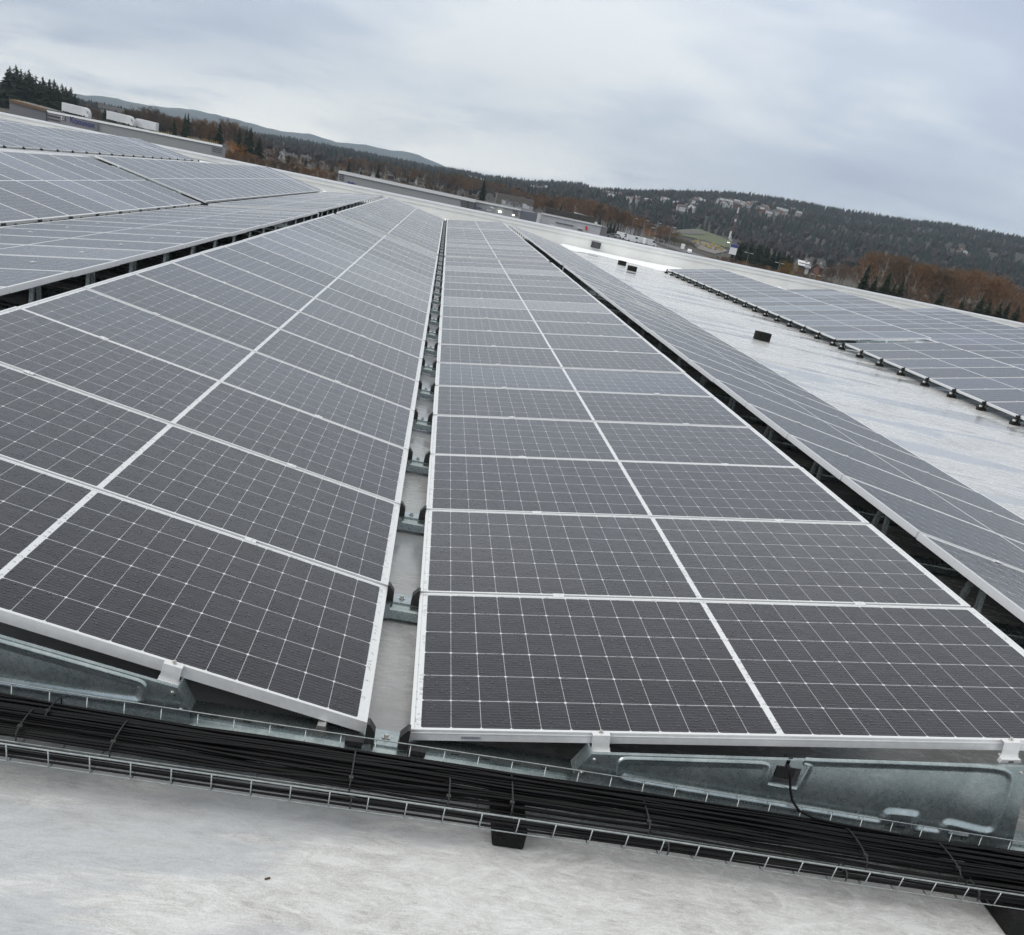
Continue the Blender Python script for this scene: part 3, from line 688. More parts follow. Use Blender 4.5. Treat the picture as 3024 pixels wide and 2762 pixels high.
for i in range(len(HWP)-1):
    for k in range(6):
        a = HWP[i].lerp(HWP[i+1], k/6); b_ = HWP[i].lerp(HWP[i+1], (k+.4)/6); d = (b_-a).normalized(); n_ = Vector((-d.y, d.x, 0))*.2
        j = len(mk.v); mk.v += [(q.x, q.y, flat_z(q.x)+.14) for q in (a-n_, a+n_, b_+n_, b_-n_)]; mk.f.append((j, j+1, j+2, j+3))
tag(mk.build('road_markings', mat('road_paint', (.7, .7, .68), .6)), kind='structure')
drape('car_park', [(1800, 688), (1850, 692), (1900, 706), (1935, 722), (1960, 745), (1880, 735), (1800, 720)], asph, .08, kind='structure')

# ------------------------------------------------------------------ forest on the slopes (far-off wood)
rf = np.random.RandomState(5)
EX = [(p.x, p.y) for p in [hit(*q) for q in FIELD]]
def inpoly(x, y, P):
    c = False; j = len(P)-1
    for i in range(len(P)):
        if (P[i][1] > y) != (P[j][1] > y) and x < (P[j][0]-P[i][0])*(y-P[i][1])/(P[j][1]-P[i][1])+P[i][0]: c = not c
        j = i
    return c
HOUSES = []
def cl(n, x0, x1, y0, y1): # spread on the slope
    for _ in range(n):
        x = rf.uniform(x0, x1); HOUSES.append((x, rf.uniform(y0, y1)+(x-(x0+x1)/2)*.06))
cl(6, 1575, 1625, 549, 562); cl(4, 1765, 1800, 560, 575); cl(9, 1800, 1830, 570, 582); cl(5, 1850, 1885, 583, 590); cl(4, 1888, 1920, 586, 602)
cl(3, 1925, 1970, 583, 592); cl(6, 1996, 2020, 601, 614); cl(9, 2022, 2062, 606, 618); cl(5, 2036, 2075, 588, 594); cl(13, 2122, 2160, 590, 605); cl(11, 2150, 2195, 592, 607); cl(6, 2195, 2235, 598, 606)
cl(12, 2238, 2280, 608, 632); cl(6, 2278, 2320, 612, 632); cl(5, 2320, 2385, 620, 634); cl(3, 2815, 2850, 738, 752)
HP = [hit(p[0], p[1], 4) for p in HOUSES]
for p in HP: p.z = hill_h(p.x, p.y)+1.5
HPP = [(math.atan2(p.x-CAM.x, p.y-CAM.y), math.hypot(p.x-CAM.x, p.y-CAM.y)) for p in HP]
RFM = min(math.hypot(x-CAM.x, y-CAM.y) for x, y in EX)
AZF = (az_el(1925, 700)[0], az_el(2185, 725)[0])
def scatter(name, n, kind, m, r0, r1, h0, h1, wr, label_kind='stuff', azr=(-48, 50), keep=None):
    V = []; F = []; cnt = 0; tries = 0
    while cnt < n and tries < n*4:
        tries += 1
        r = r0+(r1-r0)*rf.rand()**.85; a = R_(rf.uniform(*azr)); x = CAM.x+r*math.sin(a); y = CAM.y+r*math.cos(a)
        if keep and not keep(x, y, r, a): continue
        if r < 1500 and inpoly(x, y, EX): continue
        if any((x-p.x)**2+(y-p.y)**2 < 240 for p in HP): continue
        if any(abs(a-ha)*r < 6 and -8 < hr-r < 45 for ha, hr in HPP): continue
        if r < RFM+110 and AZF[0] < a < AZF[1]: continue
        z = hill_h(x, y)-1; h = rf.uniform(h0, h1); w_ = h*wr*rf.uniform(.8, 1.3); i = len(V); q = rf.rand()*6
        if kind == 'cone':
            tiers = 2
            for tt in range(tiers):
                zb = z+h*(.12+.40*tt); zt_ = z+h*(.70 if tt == 0 else 1.0); ww = w_*(1-.42*tt); i = len(V)
                V += [(x+ww*math.cos(q+k*1.2566)*rf.uniform(.7, 1.25), y+ww*math.sin(q+k*1.2566)*rf.uniform(.7, 1.25), zb-rf.uniform(0, .08)*h) for k in range(5)]+[(x, y, zt_)]
                F += [(i+k, i+(k+1) % 5, i+5) for k in range(5)]
        else:
            V += [(x+w_*.55*math.cos(q+k*1.2566)*rf.uniform(.7, 1.3), y+w_*.55*math.sin(q+k*1.2566)*rf.uniform(.7, 1.3), z+h*.25) for k in range(5)]
            V += [(x+w_*math.cos(q+.6+k*1.2566)*rf.uniform(.7, 1.3), y+w_*math.sin(q+.6+k*1.2566)*rf.uniform(.7, 1.3), z+h*rf.uniform(.6, .75)) for k in range(5)]+[(x+rf.uniform(-1, 1), y, z+h)]
            F += [(i+k, i+(k+1) % 5, i+5+k) for k in range(5)]+[(i+(k+1) % 5, i+5+(k+1) % 5, i+5+k) for k in range(5)]+[(i+5+k, i+5+(k+1) % 5, i+10) for k in range(5)]
        cnt += 1
    me = bpy.data.meshes.new(name); me.from_pydata(V, [], F); me.materials.append(m); o = bpy.data.objects.new(name, me); C.objects.link(o); tag(o, kind='stuff'); return o
con_m = noisy('distant_conifers', (.009, .017, .017), (.020, .030, .026), .06, .95, detail=3)
brn_m = noisy('distant_bare_trees', (.020, .019, .021), (.038, .030, .028), .05, .95, detail=3)
big = lambda x, y, r, a: True
scatter('forest', 15000, 'cone', con_m, 1000, 2640, 9, 14, .26)
scatter('forest', 3000, 'cone', con_m, 2450, 2660, 9, 15, .22)
scatter('bare_forest', 9000, 'blob', brn_m, 820, 2300, 7, 12, .24)

# ------------------------------------------------------------------ houses on the hillside
HC = dict(white=(.38, .385, .39), cream=(.30, .28, .24), red=(.13, .06, .05), grey=(.28, .29, .30), brown=(.12, .08, .05))
HM = {k: mat('painted_wood_'+k, v, .7) for k, v in HC.items()}
RM = {'dark': noisy('roof_tiles', (.04, .04, .045), (.08, .075, .075), 2, .6), 'shine': mat('bright_roof', (.68, .70, .72), .4), 'pale': mat('frosted_roof', (.28, .30, .33), .5), 'rust': noisy('clay_tiles', (.12, .06, .045), (.2, .1, .07), 2, .7)}
win_m = mat('window_glass', (.03, .035, .04), .1)
def house_meshes(L, W_, H, rise):
    a = MB(); a.prism([(-W_/2, -2.2), (W_/2, -2.2), (W_/2, H), (0, H+rise), (-W_/2, H)], lambda p: (-L/2, p[0], p[1]), lambda p: (L/2, p[0], p[1]))
    b = MB(); e = .5; k = rise/(W_/2)
    for s in (-1, 1):
        b.prism([(s*(W_/2+e), H-e*k+.05), (0, H+rise+.05), (0, H+rise+.3), (s*(W_/2+e), H-e*k+.3)], lambda p: (-L/2-e, p[0], p[1]), lambda p: (L/2+e, p[0], p[1]))
    c = MB().box(L*.15, L*.15+.7, -.35, .35, H+rise*.5, H+rise+1.1)
    d = []
    for i in range(4):
        x = -L/2+L*(i+.5)/4; d.append(MB().box(x-.6, x+.6, -W_/2-.06, -W_/2-.005, H*.35, H*.35+1.3))
    return a, b, c, d
hproto = {}
def house(p, rot, L, W_, H, rise, wc, rc, label, group=None, name='house', windows=True):
    key = (round(L), round(W_), round(H, 1), wc, rc)
    if key not in hproto:
        a, b, c, d = house_meshes(L, W_, H, rise)
        hproto[key] = (a.mesh('wall', HM[wc]), b.mesh('roof', RM[rc]), c.mesh('chimney', HM['grey']), [q.mesh('window', win_m) for q in d])
    a, b, c, d = hproto[key]; e = empty(name, p, (0, 0, rot)); child('wall', a, e); rf_ = child('roof', b, e); child('chimney', c, rf_)
    if windows:
        for q in d: child('window', q, e)
    tag(e, label, 'house', group); return e
cw = ['white', 'white', 'cream', 'grey', 'white', 'red']
for i, ((px, py), p) in enumerate(zip(HOUSES, HP)):
    wc = cw[i % 6] if px < 2238 else ['red', 'white', 'brown', 'cream'][i % 4]; rc = ['pale', 'dark', 'dark', 'pale', 'rust'][i % 5]
    if px < 1640: where = 'below the tree-topped knoll'
    elif px < 1990: where = 'below the western wooded ridge'
    elif px < 2080: where = 'above the lone open field'
    elif px < 2236: where = 'above the striped mast'
    elif px < 2400: where = 'past the striped mast'
    else: where = 'alone high in the woods'
    house(p, R_(rf.uniform(-50, 50)), [6, 8, 10][i % 3], 5.5, [2.6, 3.4][i % 2], 1.9, wc, rc, 'small %s house with %s roof on the hillside %s' % (wc, {'pale': 'frosted', 'dark': 'dark', 'rust': 'rusty'}[rc], where), 'hillside houses '+where, windows=False)

# ------------------------------------------------------------------ valley houses and sheds
def gh(px, py, wpx, hpx, wc, rc, label, rot=0, ratio=.6, rise=.35, D=None, name='house', win=True):
    """house whose foot is seen at (px, py), wpx wide and hpx tall in the picture"""
    p = hit(px, py) if D is None else at(px, py, D); D = math.hypot(p.x-CAM.x, p.y-CAM.y)
    L = wpx*D/F_PX; H = hpx*D/F_PX
    a = math.atan2(p.x-CAM.x, p.y-CAM.y)
    return house(p, -a+R_(rot), L, L*ratio, H*(1-rise), H*rise, wc, rc, label, 'houses of the valley suburb', name, win)
gh(749, 447, 20, 17, 'white', 'dark', 'white gabled house beside the orange tree in the valley', 60, .8, .4)
gh(757, 424, 20, 14, 'grey', 'dark', 'grey box-like house directly above the white gabled one', 20, .8, .15)
gh(812, 445, 50, 22, 'brown', 'dark', 'long brown terraced block between white gable and frosted hall', 10, .3, .3)
gh(800, 470, 30, 20, 'red', 'dark', 'dark red house under the long brown terraced block', -20, .6, .4)
gh(834, 470, 22, 20, 'white', 'dark', 'white house with a dark arched gable among bare trees', 70, .9, .45)
gh(858, 478, 28, 18, 'brown', 'dark', 'brown two-storey house between the white pair', 0, .6, .35)
gh(900, 488, 24, 22, 'grey', 'dark', 'grey block-like house with dark roof among bare trees', 15, .8, .25)
gh(903, 453, 44, 7, 'white', 'shine', 'long low hall with a shining frosted roof, upper of two', 8, .25, .5, win=False)
gh(988, 487, 58, 10, 'white', 'shine', 'long low hall with a shining frosted roof, lower of two', 8, .22, .5, win=False)
gh(1072, 500, 30, 8, 'white', 'shine', 'low white shed roof behind the cream villa', 5, .4, .5, win=False)
gh(1075, 521, 28, 13, 'cream', 'dark', 'cream villa wing behind the long grey warehouse', 5, .6, .45)
gh(1108, 527, 26, 18, 'white', 'dark', 'white villa with bright gable behind the long grey warehouse', 60, .9, .4)
gh(1144, 507, 20, 10, 'white', 'pale', 'small pale house between villa and tall spruce', 10, .6, .4)
gh(1140, 528, 34, 16, 'brown', 'dark', 'dark brown house with gable trim beside the bright villa', 60, .8, .45)
gh(1185, 540, 20, 12, 'grey', 'dark', 'grey house half hidden by trees beside the dark brown one', 30, .7, .4)
gh(1240, 552, 26, 20, 'cream', 'dark', 'cream house half hidden in bare trees over the warehouse', 25, .6, .3)
gh(330, 332, 60, 12, 'grey', 'dark', 'wide dark roofed farmhouse beyond the spruce stand', 0, .4, .7, D=900)
gh(2368, 792, 26, 16, 'brown', 'shine', 'house with a bright frosted roof behind ochre trees', 20, .5, .45, D=420)
gh(2383, 797, 9, 9, 'white', 'pale', 'small white annex beside the bright frosted roof house', 0, .8, .3, D=415, win=False)
gh(2416, 797, 18, 12, 'red', 'dark', 'small red gabled house past the bright frosted roof', 60, .9, .5, D=430, win=False)
gh(1590, 578, 22, 9, 'white', 'pale', 'flat pale hall at the foot of the wooded knoll', 10, .4, .1, D=1500, win=False)

# ------------------------------------------------------------------ industrial buildings
roof_grey = noisy('bitumen_roof', (.10, .10, .10), (.18, .17, .16), .3, .8)
class Face:
    """vertical wall plane through two roofline pixels at given distances"""
    def __init__(s, name, A, B, DA, DB, depth, m, label, cat='building', cap=None, capm=None, H=14, level=False):
        s.A = at_y(*A, DA); s.B = at_y(*B, DA); s.B.z = s.A.z+.0218*(s.B.x-s.A.x) if level else s.B.z; s.e = (s.B-s.A); s.eh = Vector((s.e.x, s.e.y, 0)).normalized()
        s.n = Vector((s.eh.y, -s.eh.x, 0));  s.n = s.n if s.n.dot(CAM-s.A) > 0 else -s.n
        s.root = empty(name, s.A); tag(s.root, label, cat)
        zb = min(s.A.z, s.B.z)-H; b = MB()
        b.prism([(0, 0), (1, 0), (1, 1), (0, 1)], lambda p: tuple((s.A if not p[0] else s.B)*1+Vector((0, 0, 0 if p[1] else -(((s.A if not p[0] else s.B).z)-zb)))-s.A), lambda p: tuple((s.A if not p[0] else s.B)*1+Vector((0, 0, 0 if p[1] else -(((s.A if not p[0] else s.B).z)-zb)))-s.A-s.n*depth))
        b.build('wall', m, s.root)
        if cap:
            c = MB(); up = Vector((0, 0, cap))
            c.prism([(0, 0), (1, 0), (1, 1), (0, 1)], lambda p: tuple((s.A if not p[0] else s.B)-s.A+s.n*.15+up*p[1]+Vector((0, 0, .01))), lambda p: tuple((s.A if not p[0] else s.B)-s.A-s.n*(depth+.1)+up*p[1]+Vector((0, 0, .01))))
            c.build('roof', roof_grey, s.root)
            g = MB(); g.prism([(0, 0), (1, 0), (1, 1), (0, 1)], lambda p: tuple((s.A if not p[0] else s.B)-s.A+s.n*.25+up*p[1]*1.15+Vector((0, 0, -.05))), lambda p: tuple((s.A if not p[0] else s.B)-s.A+s.n*.155+up*p[1]*1.15+Vector((0, 0, -.05))))
            g.build('roof_edge', capm, s.root)
    def pt(s, px, py, off=0):
        d = ray(px, py); k = (s.A+s.n*off-CAM).dot(s.n)/d.dot(s.n); return CAM+d*k
    def rect(s, name, quad, m, off=.05, parent=None, th=.06):
        P = [s.pt(x, y, off)-s.A for x, y in quad]; b = MB()
        b.prism(list(range(len(P))), lambda i: tuple(P[i]), lambda i: tuple(P[i]-s.n*th)); return b.build(name, m, parent or s.root)
    def text(s, name, txt, px, py, hpx, m, off=.08, wpx=None, parent=None):
        p = s.pt(px, py, off); D = (p-CAM).length; cu = bpy.data.curves.new(name, 'FONT'); cu.body = txt; cu.size = hpx*D/F_PX/.70; cu.extrude = .02; cu.offset = cu.size*.012
        cu.materials.append(m); o = bpy.data.objects.new(name, cu); C.objects.link(o); o.parent = parent or s.root
        X = s.eh if s.eh.dot(CR) > 0 else -s.eh; Z = s.n; Y = Vector((0, 0, 1)); Y = (Y+X*.0).normalized()
        q = Matrix((X, Y, Z)).transposed(); o.matrix_local = Matrix.Translation(p-s.A) @ q.to_4x4() 
        bpy.context.view_layer.update(); wd = o.dimensions.x
        me = bpy.data.meshes.new_from_object(o); mo = bpy.data.objects.new(name, me); C.objects.link(mo); mo.parent = o.parent; mo.matrix_local = o.matrix_local.copy()
        if wpx: mo.scale = (wpx*D/F_PX/max(wd, .01), 1, 1)
        bpy.data.objects.remove(o); return mo
cladL = noisy('grey_cladding', (.27, .285, .295), (.31, .325, .335), 2, .5, stretch=(6, 1, .1)); cladD = noisy('dark_cladding', (.14, .145, .16), (.17, .175, .19), 2, .5, stretch=(6, 1, .1))
cladM = noisy('middle_grey_cladding', (.24, .24, .26), (.27, .27, .29), 2, .5); white_m = mat('white_sheet', (.66, .68, .70), .45); blue_m = mat('blue_letters', (.03, .045, .18), .5); louv = mat('louvre_dark', (.035, .037, .045), .6)
pale_m = noisy('pale_cladding', (.42, .43, .46), (.48, .49, .52), 1.5, .5); redm = mat('red_sign', (.55, .03, .03), .5)
K = Face('warehouse', (139, 331), (657, 434), 262, 262, 4, cladL, 'long grey warehouse with blue lettering and a white number sign, under three trailers', cap=.35, capm=MT['snow'])
K.rect('office_front', [(140, 332.5), (288, 362), (288, 400), (140, 372)], cladM, .10)
K.rect('pilaster', [(279, 361), (290, 363), (290, 400), (279, 398)], cladD, .35)
K.rect('pilaster', [(136.5, 328), (139.5, 329), (139.5, 365), (136.5, 364)], louv, .35)
for dy in (8, 18): K.rect('louvre', [(141, 331+dy), (177, 338.5+dy), (177, 341.8+dy), (141, 334.3+dy)], louv, .22)
sg = K.rect('number_sign', [(180, 343.5), (191, 345.7), (191, 355.5), (180, 353.3)], white_m, .30)
K.text('digits', '47', 181.8, 353.0, 6.6, louv, .36, parent=None)
K.text('lettering', 'Kominox', 205.5, 361.5, 13.5, blue_m, .36, 58)
lv_ = K.rect('louvre', [(625, 430), (656, 436.5), (656, 458), (625, 452)], cladM, .10)
for dy in (4, 9.5, 15): K.rect('louvre_slat', [(626, 430+dy), (655, 436.5+dy), (655, 438.3+dy), (626, 431.8+dy)], louv, .16)
K2 = Face('warehouse', (28, 300), (137, 330), 262.4, 292, 12, cladD, 'darker grey end wing of the lettered warehouse beneath the spruces', cap=.5, capm=mat('brown_edge', (.16, .10, .06), .7))
gold = mat('yellow_post', (.34, .26, .12), .7)
def posts(F_, x0, y0, x1, y1, n, hp, label):
    e = empty('edge_guard', F_.pt(x0, y0, -1.2)); 
    for i in range(n):
        t = i/(n-1); p = F_.pt(x0+(x1-x0)*t, y0+(y1-y0)*t, -1.2)-e.location; b = MB().box(-.05, .05, -.05, .05, -.4, hp*(.7+.5*random.random())); o = b.build('post', gold, e); o.location = p
    rl = MB(); p1 = F_.pt(x1, y1, -1.2)-e.location; rl.tube([(0, 0, .3), tuple(p1+Vector((0, 0, .3)))], .04, 5); rl.build('rail', gold, e)
    tag(e, label, 'guard rail')
posts(K2, 44, 303, 132, 327, 17, .75, 'yellow guard posts along the roof edge of the dark end wing')
posts(K, 555, 412, 644, 429, 17, .75, 'yellow guard posts along the roof edge above the louvres')
posts(K, 462, 393, 505, 402, 7, .75, 'yellow guard posts beside the last trailer')
B2 = Face('warehouse', (1000, 511), (1405, 598), 250, 290, 10, cladL, 'long low grey warehouse behind the parapet with louvres at both ends', cap=.5, capm=white_m)
for dy in (2, 7, 12, 17): B2.rect('louvre', [(1001, 512+dy), (1016, 515.4+dy), (1016, 517.2+dy), (1001, 513.8+dy)], louv, .12)
for dy in (3, 8, 13, 18): B2.rect('louvre', [(1360, 590+dy), (1381, 594.5+dy), (1381, 596.5+dy), (1360, 592+dy)], louv, .12); B2.rect('louvre', [(1384, 595+dy), (1402, 599+dy), (1402, 601+dy), (1384, 597+dy)], louv, .12)
B2.rect('pilaster', [(1381, 594), (1383.5, 594.5), (1383.5, 620), (1381, 619)], louv, .3); B2.rect('pilaster', [(1402, 598), (1404.5, 598.5), (1404.5, 625), (1402, 624)], louv, .3)
def logo(F_, x, y, n, w_, h_, nm='blue_sign'):
    for i in range(n):
        xx = x+i*w_*1.25; yy = y+i*w_*1.25*.21; hh = h_*(1.0 if i in (0, 3) else .68)
        F_.rect(nm, [(xx, yy-hh), (xx+w_, yy-hh+.4), (xx+w_, yy+.4), (xx, yy)], blue_m, .2)
logo(B2, 1027, 541, 5, 3.4, 6); logo(B2, 1407, 616, 6, 2.2, 6)
B25 = Face('office_wing', (1405.5, 596), (1538, 622), 252, 300, 10, cladL, 'grey glazed wing continuing the long warehouse, with pale roof canopies', cap=.3, capm=white_m)
B26 = Face('office_wing', (1538.5, 622), (1585, 630), 252, 306, 9, mat('slate_cladding', (.13, .14, .17), .5), 'dark slate end block of the grey glazed wing')
for dy in (4, 8, 12, 16): B25.rect('louvre', [(1514, 618+dy), (1530, 621.5+dy), (1530, 622.8+dy), (1514, 619.3+dy)], louv, .12)
B25.rect('canopy', [(1446, 610), (1457, 612.5), (1461, 617), (1450, 614.6)], white_m, 1.5, th=.5); B25.rect('canopy', [(1438, 618), (1452, 621), (1450, 626), (1436, 623)], pale_m, 1.0, th=.5)
lampm = bpy.data.materials.new('lit_floodlight'); lampm.use_nodes = True; b_ = lampm.node_tree.nodes['Principled BSDF']; b_.inputs['Emission Color'].default_value = (1, .97, .85, 1); b_.inputs['Emission Strength'].default_value = 3
B25.rect('floodlight', [(1472, 622), (1481, 624), (1481, 629), (1472, 627)], lampm, .6, th=.2); B25.rect('floodlight', [(1513, 633), (1519, 634.3), (1519, 638), (1513, 636.7)], lampm, .6, th=.2)
B3 = Face('office_building', (1598, 632), (1776, 669), 270, 352, 10, pale_m, 'pale office and workshop building with a dark window strip and red sign', cap=.25, capm=white_m)
ws = B3.rect('window_strip', [(1642, 655.5), (1693, 666), (1693, 669.5), (1642, 659)], win_m, .1)
for i in range(12): B3.rect('window_post', [(1645+i*4, 655.8+i*.83), (1646+i*4, 656+i*.83), (1646+i*4, 660+i*.83), (1645+i*4, 659.8+i*.83)], pale_m, .16)
B3.rect('red_sign', [(1729, 668), (1734.5, 669), (1734.5, 681), (1729, 680)], redm, .2)
B3.rect('canopy', [(1625, 662), (1639, 665), (1639, 668), (1625, 665)], white_m, 1.2, th=.4); gt = B3.rect('gate', [(1706, 674), (1720, 677), (1720, 683), (1706, 680)], cladD, .12); B3.rect('canopy', [(1705, 671), (1721, 674), (1721, 677), (1705, 674)], white_m, 1.2, th=.4)
B3.rect('roof_light', [(1675, 646.5), (1728, 657.5), (1728, 660), (1675, 649)], white_m, -4, th=2)
B3.rect('roof_hatch', [(1758, 656), (1764, 657.3), (1764, 665), (1758, 664)], white_m, -5, th=1.5)
B4 = Face('office_building', (1776.5, 669), (1795, 672), 270, 362, 9, cladD, 'dark grey end wall of the pale workshop building')
B5 = Face('warehouse', (1470, 570), (1578, 592), 400, 500, 14, noisy('brown_cladding', (.10, .095, .088), (.13, .125, .115), 1, .7), 'dull brown flat hall behind the grey glazed wing')
_g = hit(1425, 545); _gd = math.hypot(_g.x-CAM.x, _g.y-CAM.y)
B6 = Face('warehouse', (1386, 518), (1464, 539), _gd*.96, _gd-4, 12, white_m, 'row of white gabled garages behind the long grey warehouse', H=24*_gd/F_PX)
for i in range(7): B6.rect('gate', [(1395+i*10, 526+i*2.6), (1400+i*10, 527.3+i*2.6), (1400+i*10, 535+i*2.6), (1395+i*10, 533.7+i*2.6)], cladD, .15)
B7 = Face('warehouse', (1703, 628), (1757, 645), 400, 566, 8, pale_m, 'line of pale sheds in front of the red-brown grove')
for i in range(6): B7.rect('gate', [(1709+i*8, 632+i*2.3), (1712+i*8, 633+i*2.3), (1712+i*8, 641+i*2.3), (1709+i*8, 640+i*2.3)], cladD, .15)
B8 = Face('warehouse', (1612, 612), (1760, 644), 380, 556, 8, noisy('soot_cladding', (.035, .034, .032), (.06, .055, .05), 1, .8), 'long dark hall between the pale workshop and the birch grove')
# roof plant on the dull halls
for (x, y, ww, hh, D, lab) in ((1500, 598, 30, 7, 330, 'pale heap of roof plant before the brown hall'), (1535, 606, 20, 6, 335, 'cluster of pale roof ducts nearer the slate block'), (1560, 612, 26, 6, 338, 'row of small rooftop units beside the slate block')):
    D = 268; e = empty('roof_plant', at_y(x, y-3, D))
    for i in range(6): MB().box(-random.uniform(.15, .45), random.uniform(.15, .45), -.4, .4, -.6, random.uniform(-.2, .35)).build('unit', random.choice((pale_m, cladL, cladD)), e).location = ((i-2.5)*ww*D/F_PX/6, random.uniform(-1, 1), 0)
    MB().box(-ww*D/F_PX/2, ww*D/F_PX/2, -1.4, 1.4, -9, -.6).build('plinth', cladL, e); tag(e, lab, 'roof plant')

# ------------------------------------------------------------------ vehicles
tyre = mat('tyre', (.015, .015, .015), .8); carglass = mat('car_glass', (.02, .025, .03), .1)
def vehicle(name, px, py, L, W_, H, prof, paint, rot, label, cat, group=None, D=None, wheels=(.18, .80), wr=.33, glass=None):
    p = hit(px, py) if D is None else at(px, py, D)
    if D is None: p.z = flat_z(p.x)+.12
    e = empty(name, p, (0, 0, R_(rot))); b = MB()
    b.prism([(x*L-L/2, z*H) for x, z in prof], lambda q: (q[0], -W_/2, q[1]+.25), lambda q: (q[0], W_/2, q[1]+.25)); b.build('body', paint, e, bevel=.06)
    if glass:
        for s in (-1, 1):
            g = MB(); g.prism([(x*L-L/2, z*H+.25) for x, z in glass], lambda q: (q[0], s*W_/2, q[1]), lambda q: (q[0], s*(W_/2+.02), q[1])); g.build('window', carglass, e)
    for wx in wheels:
        for s in (-1, 1):
            c = MB(); c.prism([(math.cos(i*math.pi/6)*wr, math.sin(i*math.pi/6)*wr) for i in range(12)], lambda q: (wx*L-L/2+q[0], s*(W_/2-.22), wr+q[1]-.02), lambda q: (wx*L-L/2+q[0], s*(W_/2+.03), wr+q[1]-.02)); c.build('wheel', tyre, e)
    tag(e, label, cat, group); return e
CARP = [(0, 0), (1, 0), (1, .38), (.97, .50), (.80, .56), (.66, .88), (.60, .92), (.28, .92), (.12, .58), (.02, .52), (0, .4)]
CARG = [(.76, .56), (.65, .84), (.30, .86), (.16, .57)]
VANP = [(0, 0), (1, 0), (1, .30), (.96, .42), (.86, .50), (.76, .90), (.70, 1), (.02, 1), (0, .9)]
VANG = [(.86, .54), (.77, .86), (.64, .86), (.64, .54)]
TRP = [(0, .18), (.73, .18), (.73, .1), (1, .1), (1, .45), (.97, .62), (.90, .72), (.80, .74), (.765, .70), (.765, 1), (.0, 1)]
vp = {k: mat('car_paint_'+k, v, .25) for k, v in dict(white=(.70, .72, .74), silver=(.35, .37, .39), black=(.03, .03, .035), grey=(.15, .16, .17), blue=(.05, .07, .14)).items()}
for i, (x, y, k, t, lab) in enumerate(((1806, 703, 'grey', 0, 'grey car parked first beyond the dark end wall'), (1822, 704, 'silver', 0, 'silver car parked beside the first white van'), (1836, 706, 'white', 1, 'white van parked closest to the workshop end wall'),
        (1849, 710, 'white', 0, 'white car parked after the first van'), (1867, 716, 'white', 1, 'white van parked in mid car park'), (1880, 718, 'black', 0, 'black car parked among white vans'),
        (1894, 721, 'white', 1, 'white van parked after the black car'), (1905, 723, 'grey', 0, 'grey car parked between two white vans'), (1917, 727, 'white', 1, 'white van parked last before the road'))):
    vehicle('van' if t else 'parked_car', x, y, 5.4 if t else 4.4, 2.0 if t else 1.8, 2.2 if t else 1.45, VANP if t else CARP, vp[k], -12+i*3, lab, 'van' if t else 'car', 'vehicles parked behind the parapet', glass=VANG if t else CARG)
vehicle('car', 1929, 710, 4.4, 1.8, 1.5, CARP, vp['silver'], 80, 'silver car driving farthest along the highway', 'car', glass=CARG)
vehicle('car', 1951, 717, 4.4, 1.8, 1.5, CARP, vp['black'], 80, 'dark car driving behind the white delivery van', 'car', glass=CARG)
vehicle('delivery_van', 2014, 738, 4.6, 1.8, 2.2, VANP, vp['white'], 78, 'white delivery van driving end-on along the highway', 'van', glass=VANG)
vehicle('car', 2034, 749, 4.4, 1.8, 1.5, CARP, vp['white'], 80, 'white car on the highway just above the parapet', 'car', glass=CARG)
for x, y, rot, lab in ((226, 343, 0, 'white semi-trailer above the blue lettering, cab facing its two mates'), (357, 367, 0, 'white semi-trailer in the middle, cab facing the last one'), (431, 386, 180, 'white semi-trailer facing back toward the middle one')):
    D = 420; p = at(x, y, D); L = 66*D/F_PX*(1 if rot == 0 else .85)
    e = vehicle('semi_trailer', x, y, L, 2.4, 21*D/F_PX, [(0, .1), (.78, .1), (.78, .02), (1, .02), (1, .40), (.985, .62), (.94, .86), (.88, .96), (.80, 1), (.0, 1)], noisy('trailer_sheet', (.62, .65, .68), (.72, .74, .76), .6, .5), rot-8, lab, 'trailer', 'white semi-trailers standing above the warehouse', D=D, wheels=(.08, .16, .24, .84), wr=.36, glass=[(.955, .45), (.985, .45), (.955, .68), (.93, .68)])
    for i in range(1, 9): MB().box(-L/2+L*.76*i/9-.04, -L/2+L*.76*i/9+.04, -1.26, -1.205, .7, 2.9).build('panel_rib', white_m, e)
    pl_ = MB().box(-L*.7, L*.7, -2, 8, -7, -.05).build('truck_yard', ground_m); pl_.location = p; pl_.rotation_euler = (0, 0, R_(rot-8)); tag(pl_, kind='structure')

# machines, signs, lamps, mast
ym = noisy('yellow_paint', (.26, .19, .05), (.38, .28, .07), 2, .6)
def digger(px, py, rot, label):
    p = hit(px, py); e = empty('excavator', p, (0, 0, R_(rot))); e.scale = (.72,)*3
    for s in (-1, 1): MB().box(-2, 2, s*1.2-.3, s*1.2+.3, 0, .8).build('track', tyre, e, bevel=.15)
    MB().box(-1.8, 1.4, -1.3, 1.3, .9, 2.0).build('body', ym, e, bevel=.1); cb = MB().box(-.2, 1.3, -.2, 1.2, 2.0, 3.2).build('cab', ym, e); MB().box(-.1, 1.32, -.1, 1.22, 2.3, 3.0).build('window', carglass, cb)
    MB().tube([(1.2, -.6, 1.8), (3.0, -.6, 4.4), (5.2, -.6, 3.4), (5.6, -.6, 1.0)], .28, 6).build('arm', ym, e); MB().box(5.1, 6.1, -1.1, -.1, .2, 1.1).build('bucket', tyre, e)
    tag(e, label, 'excavator', 'yellow machines in the yard below the field')
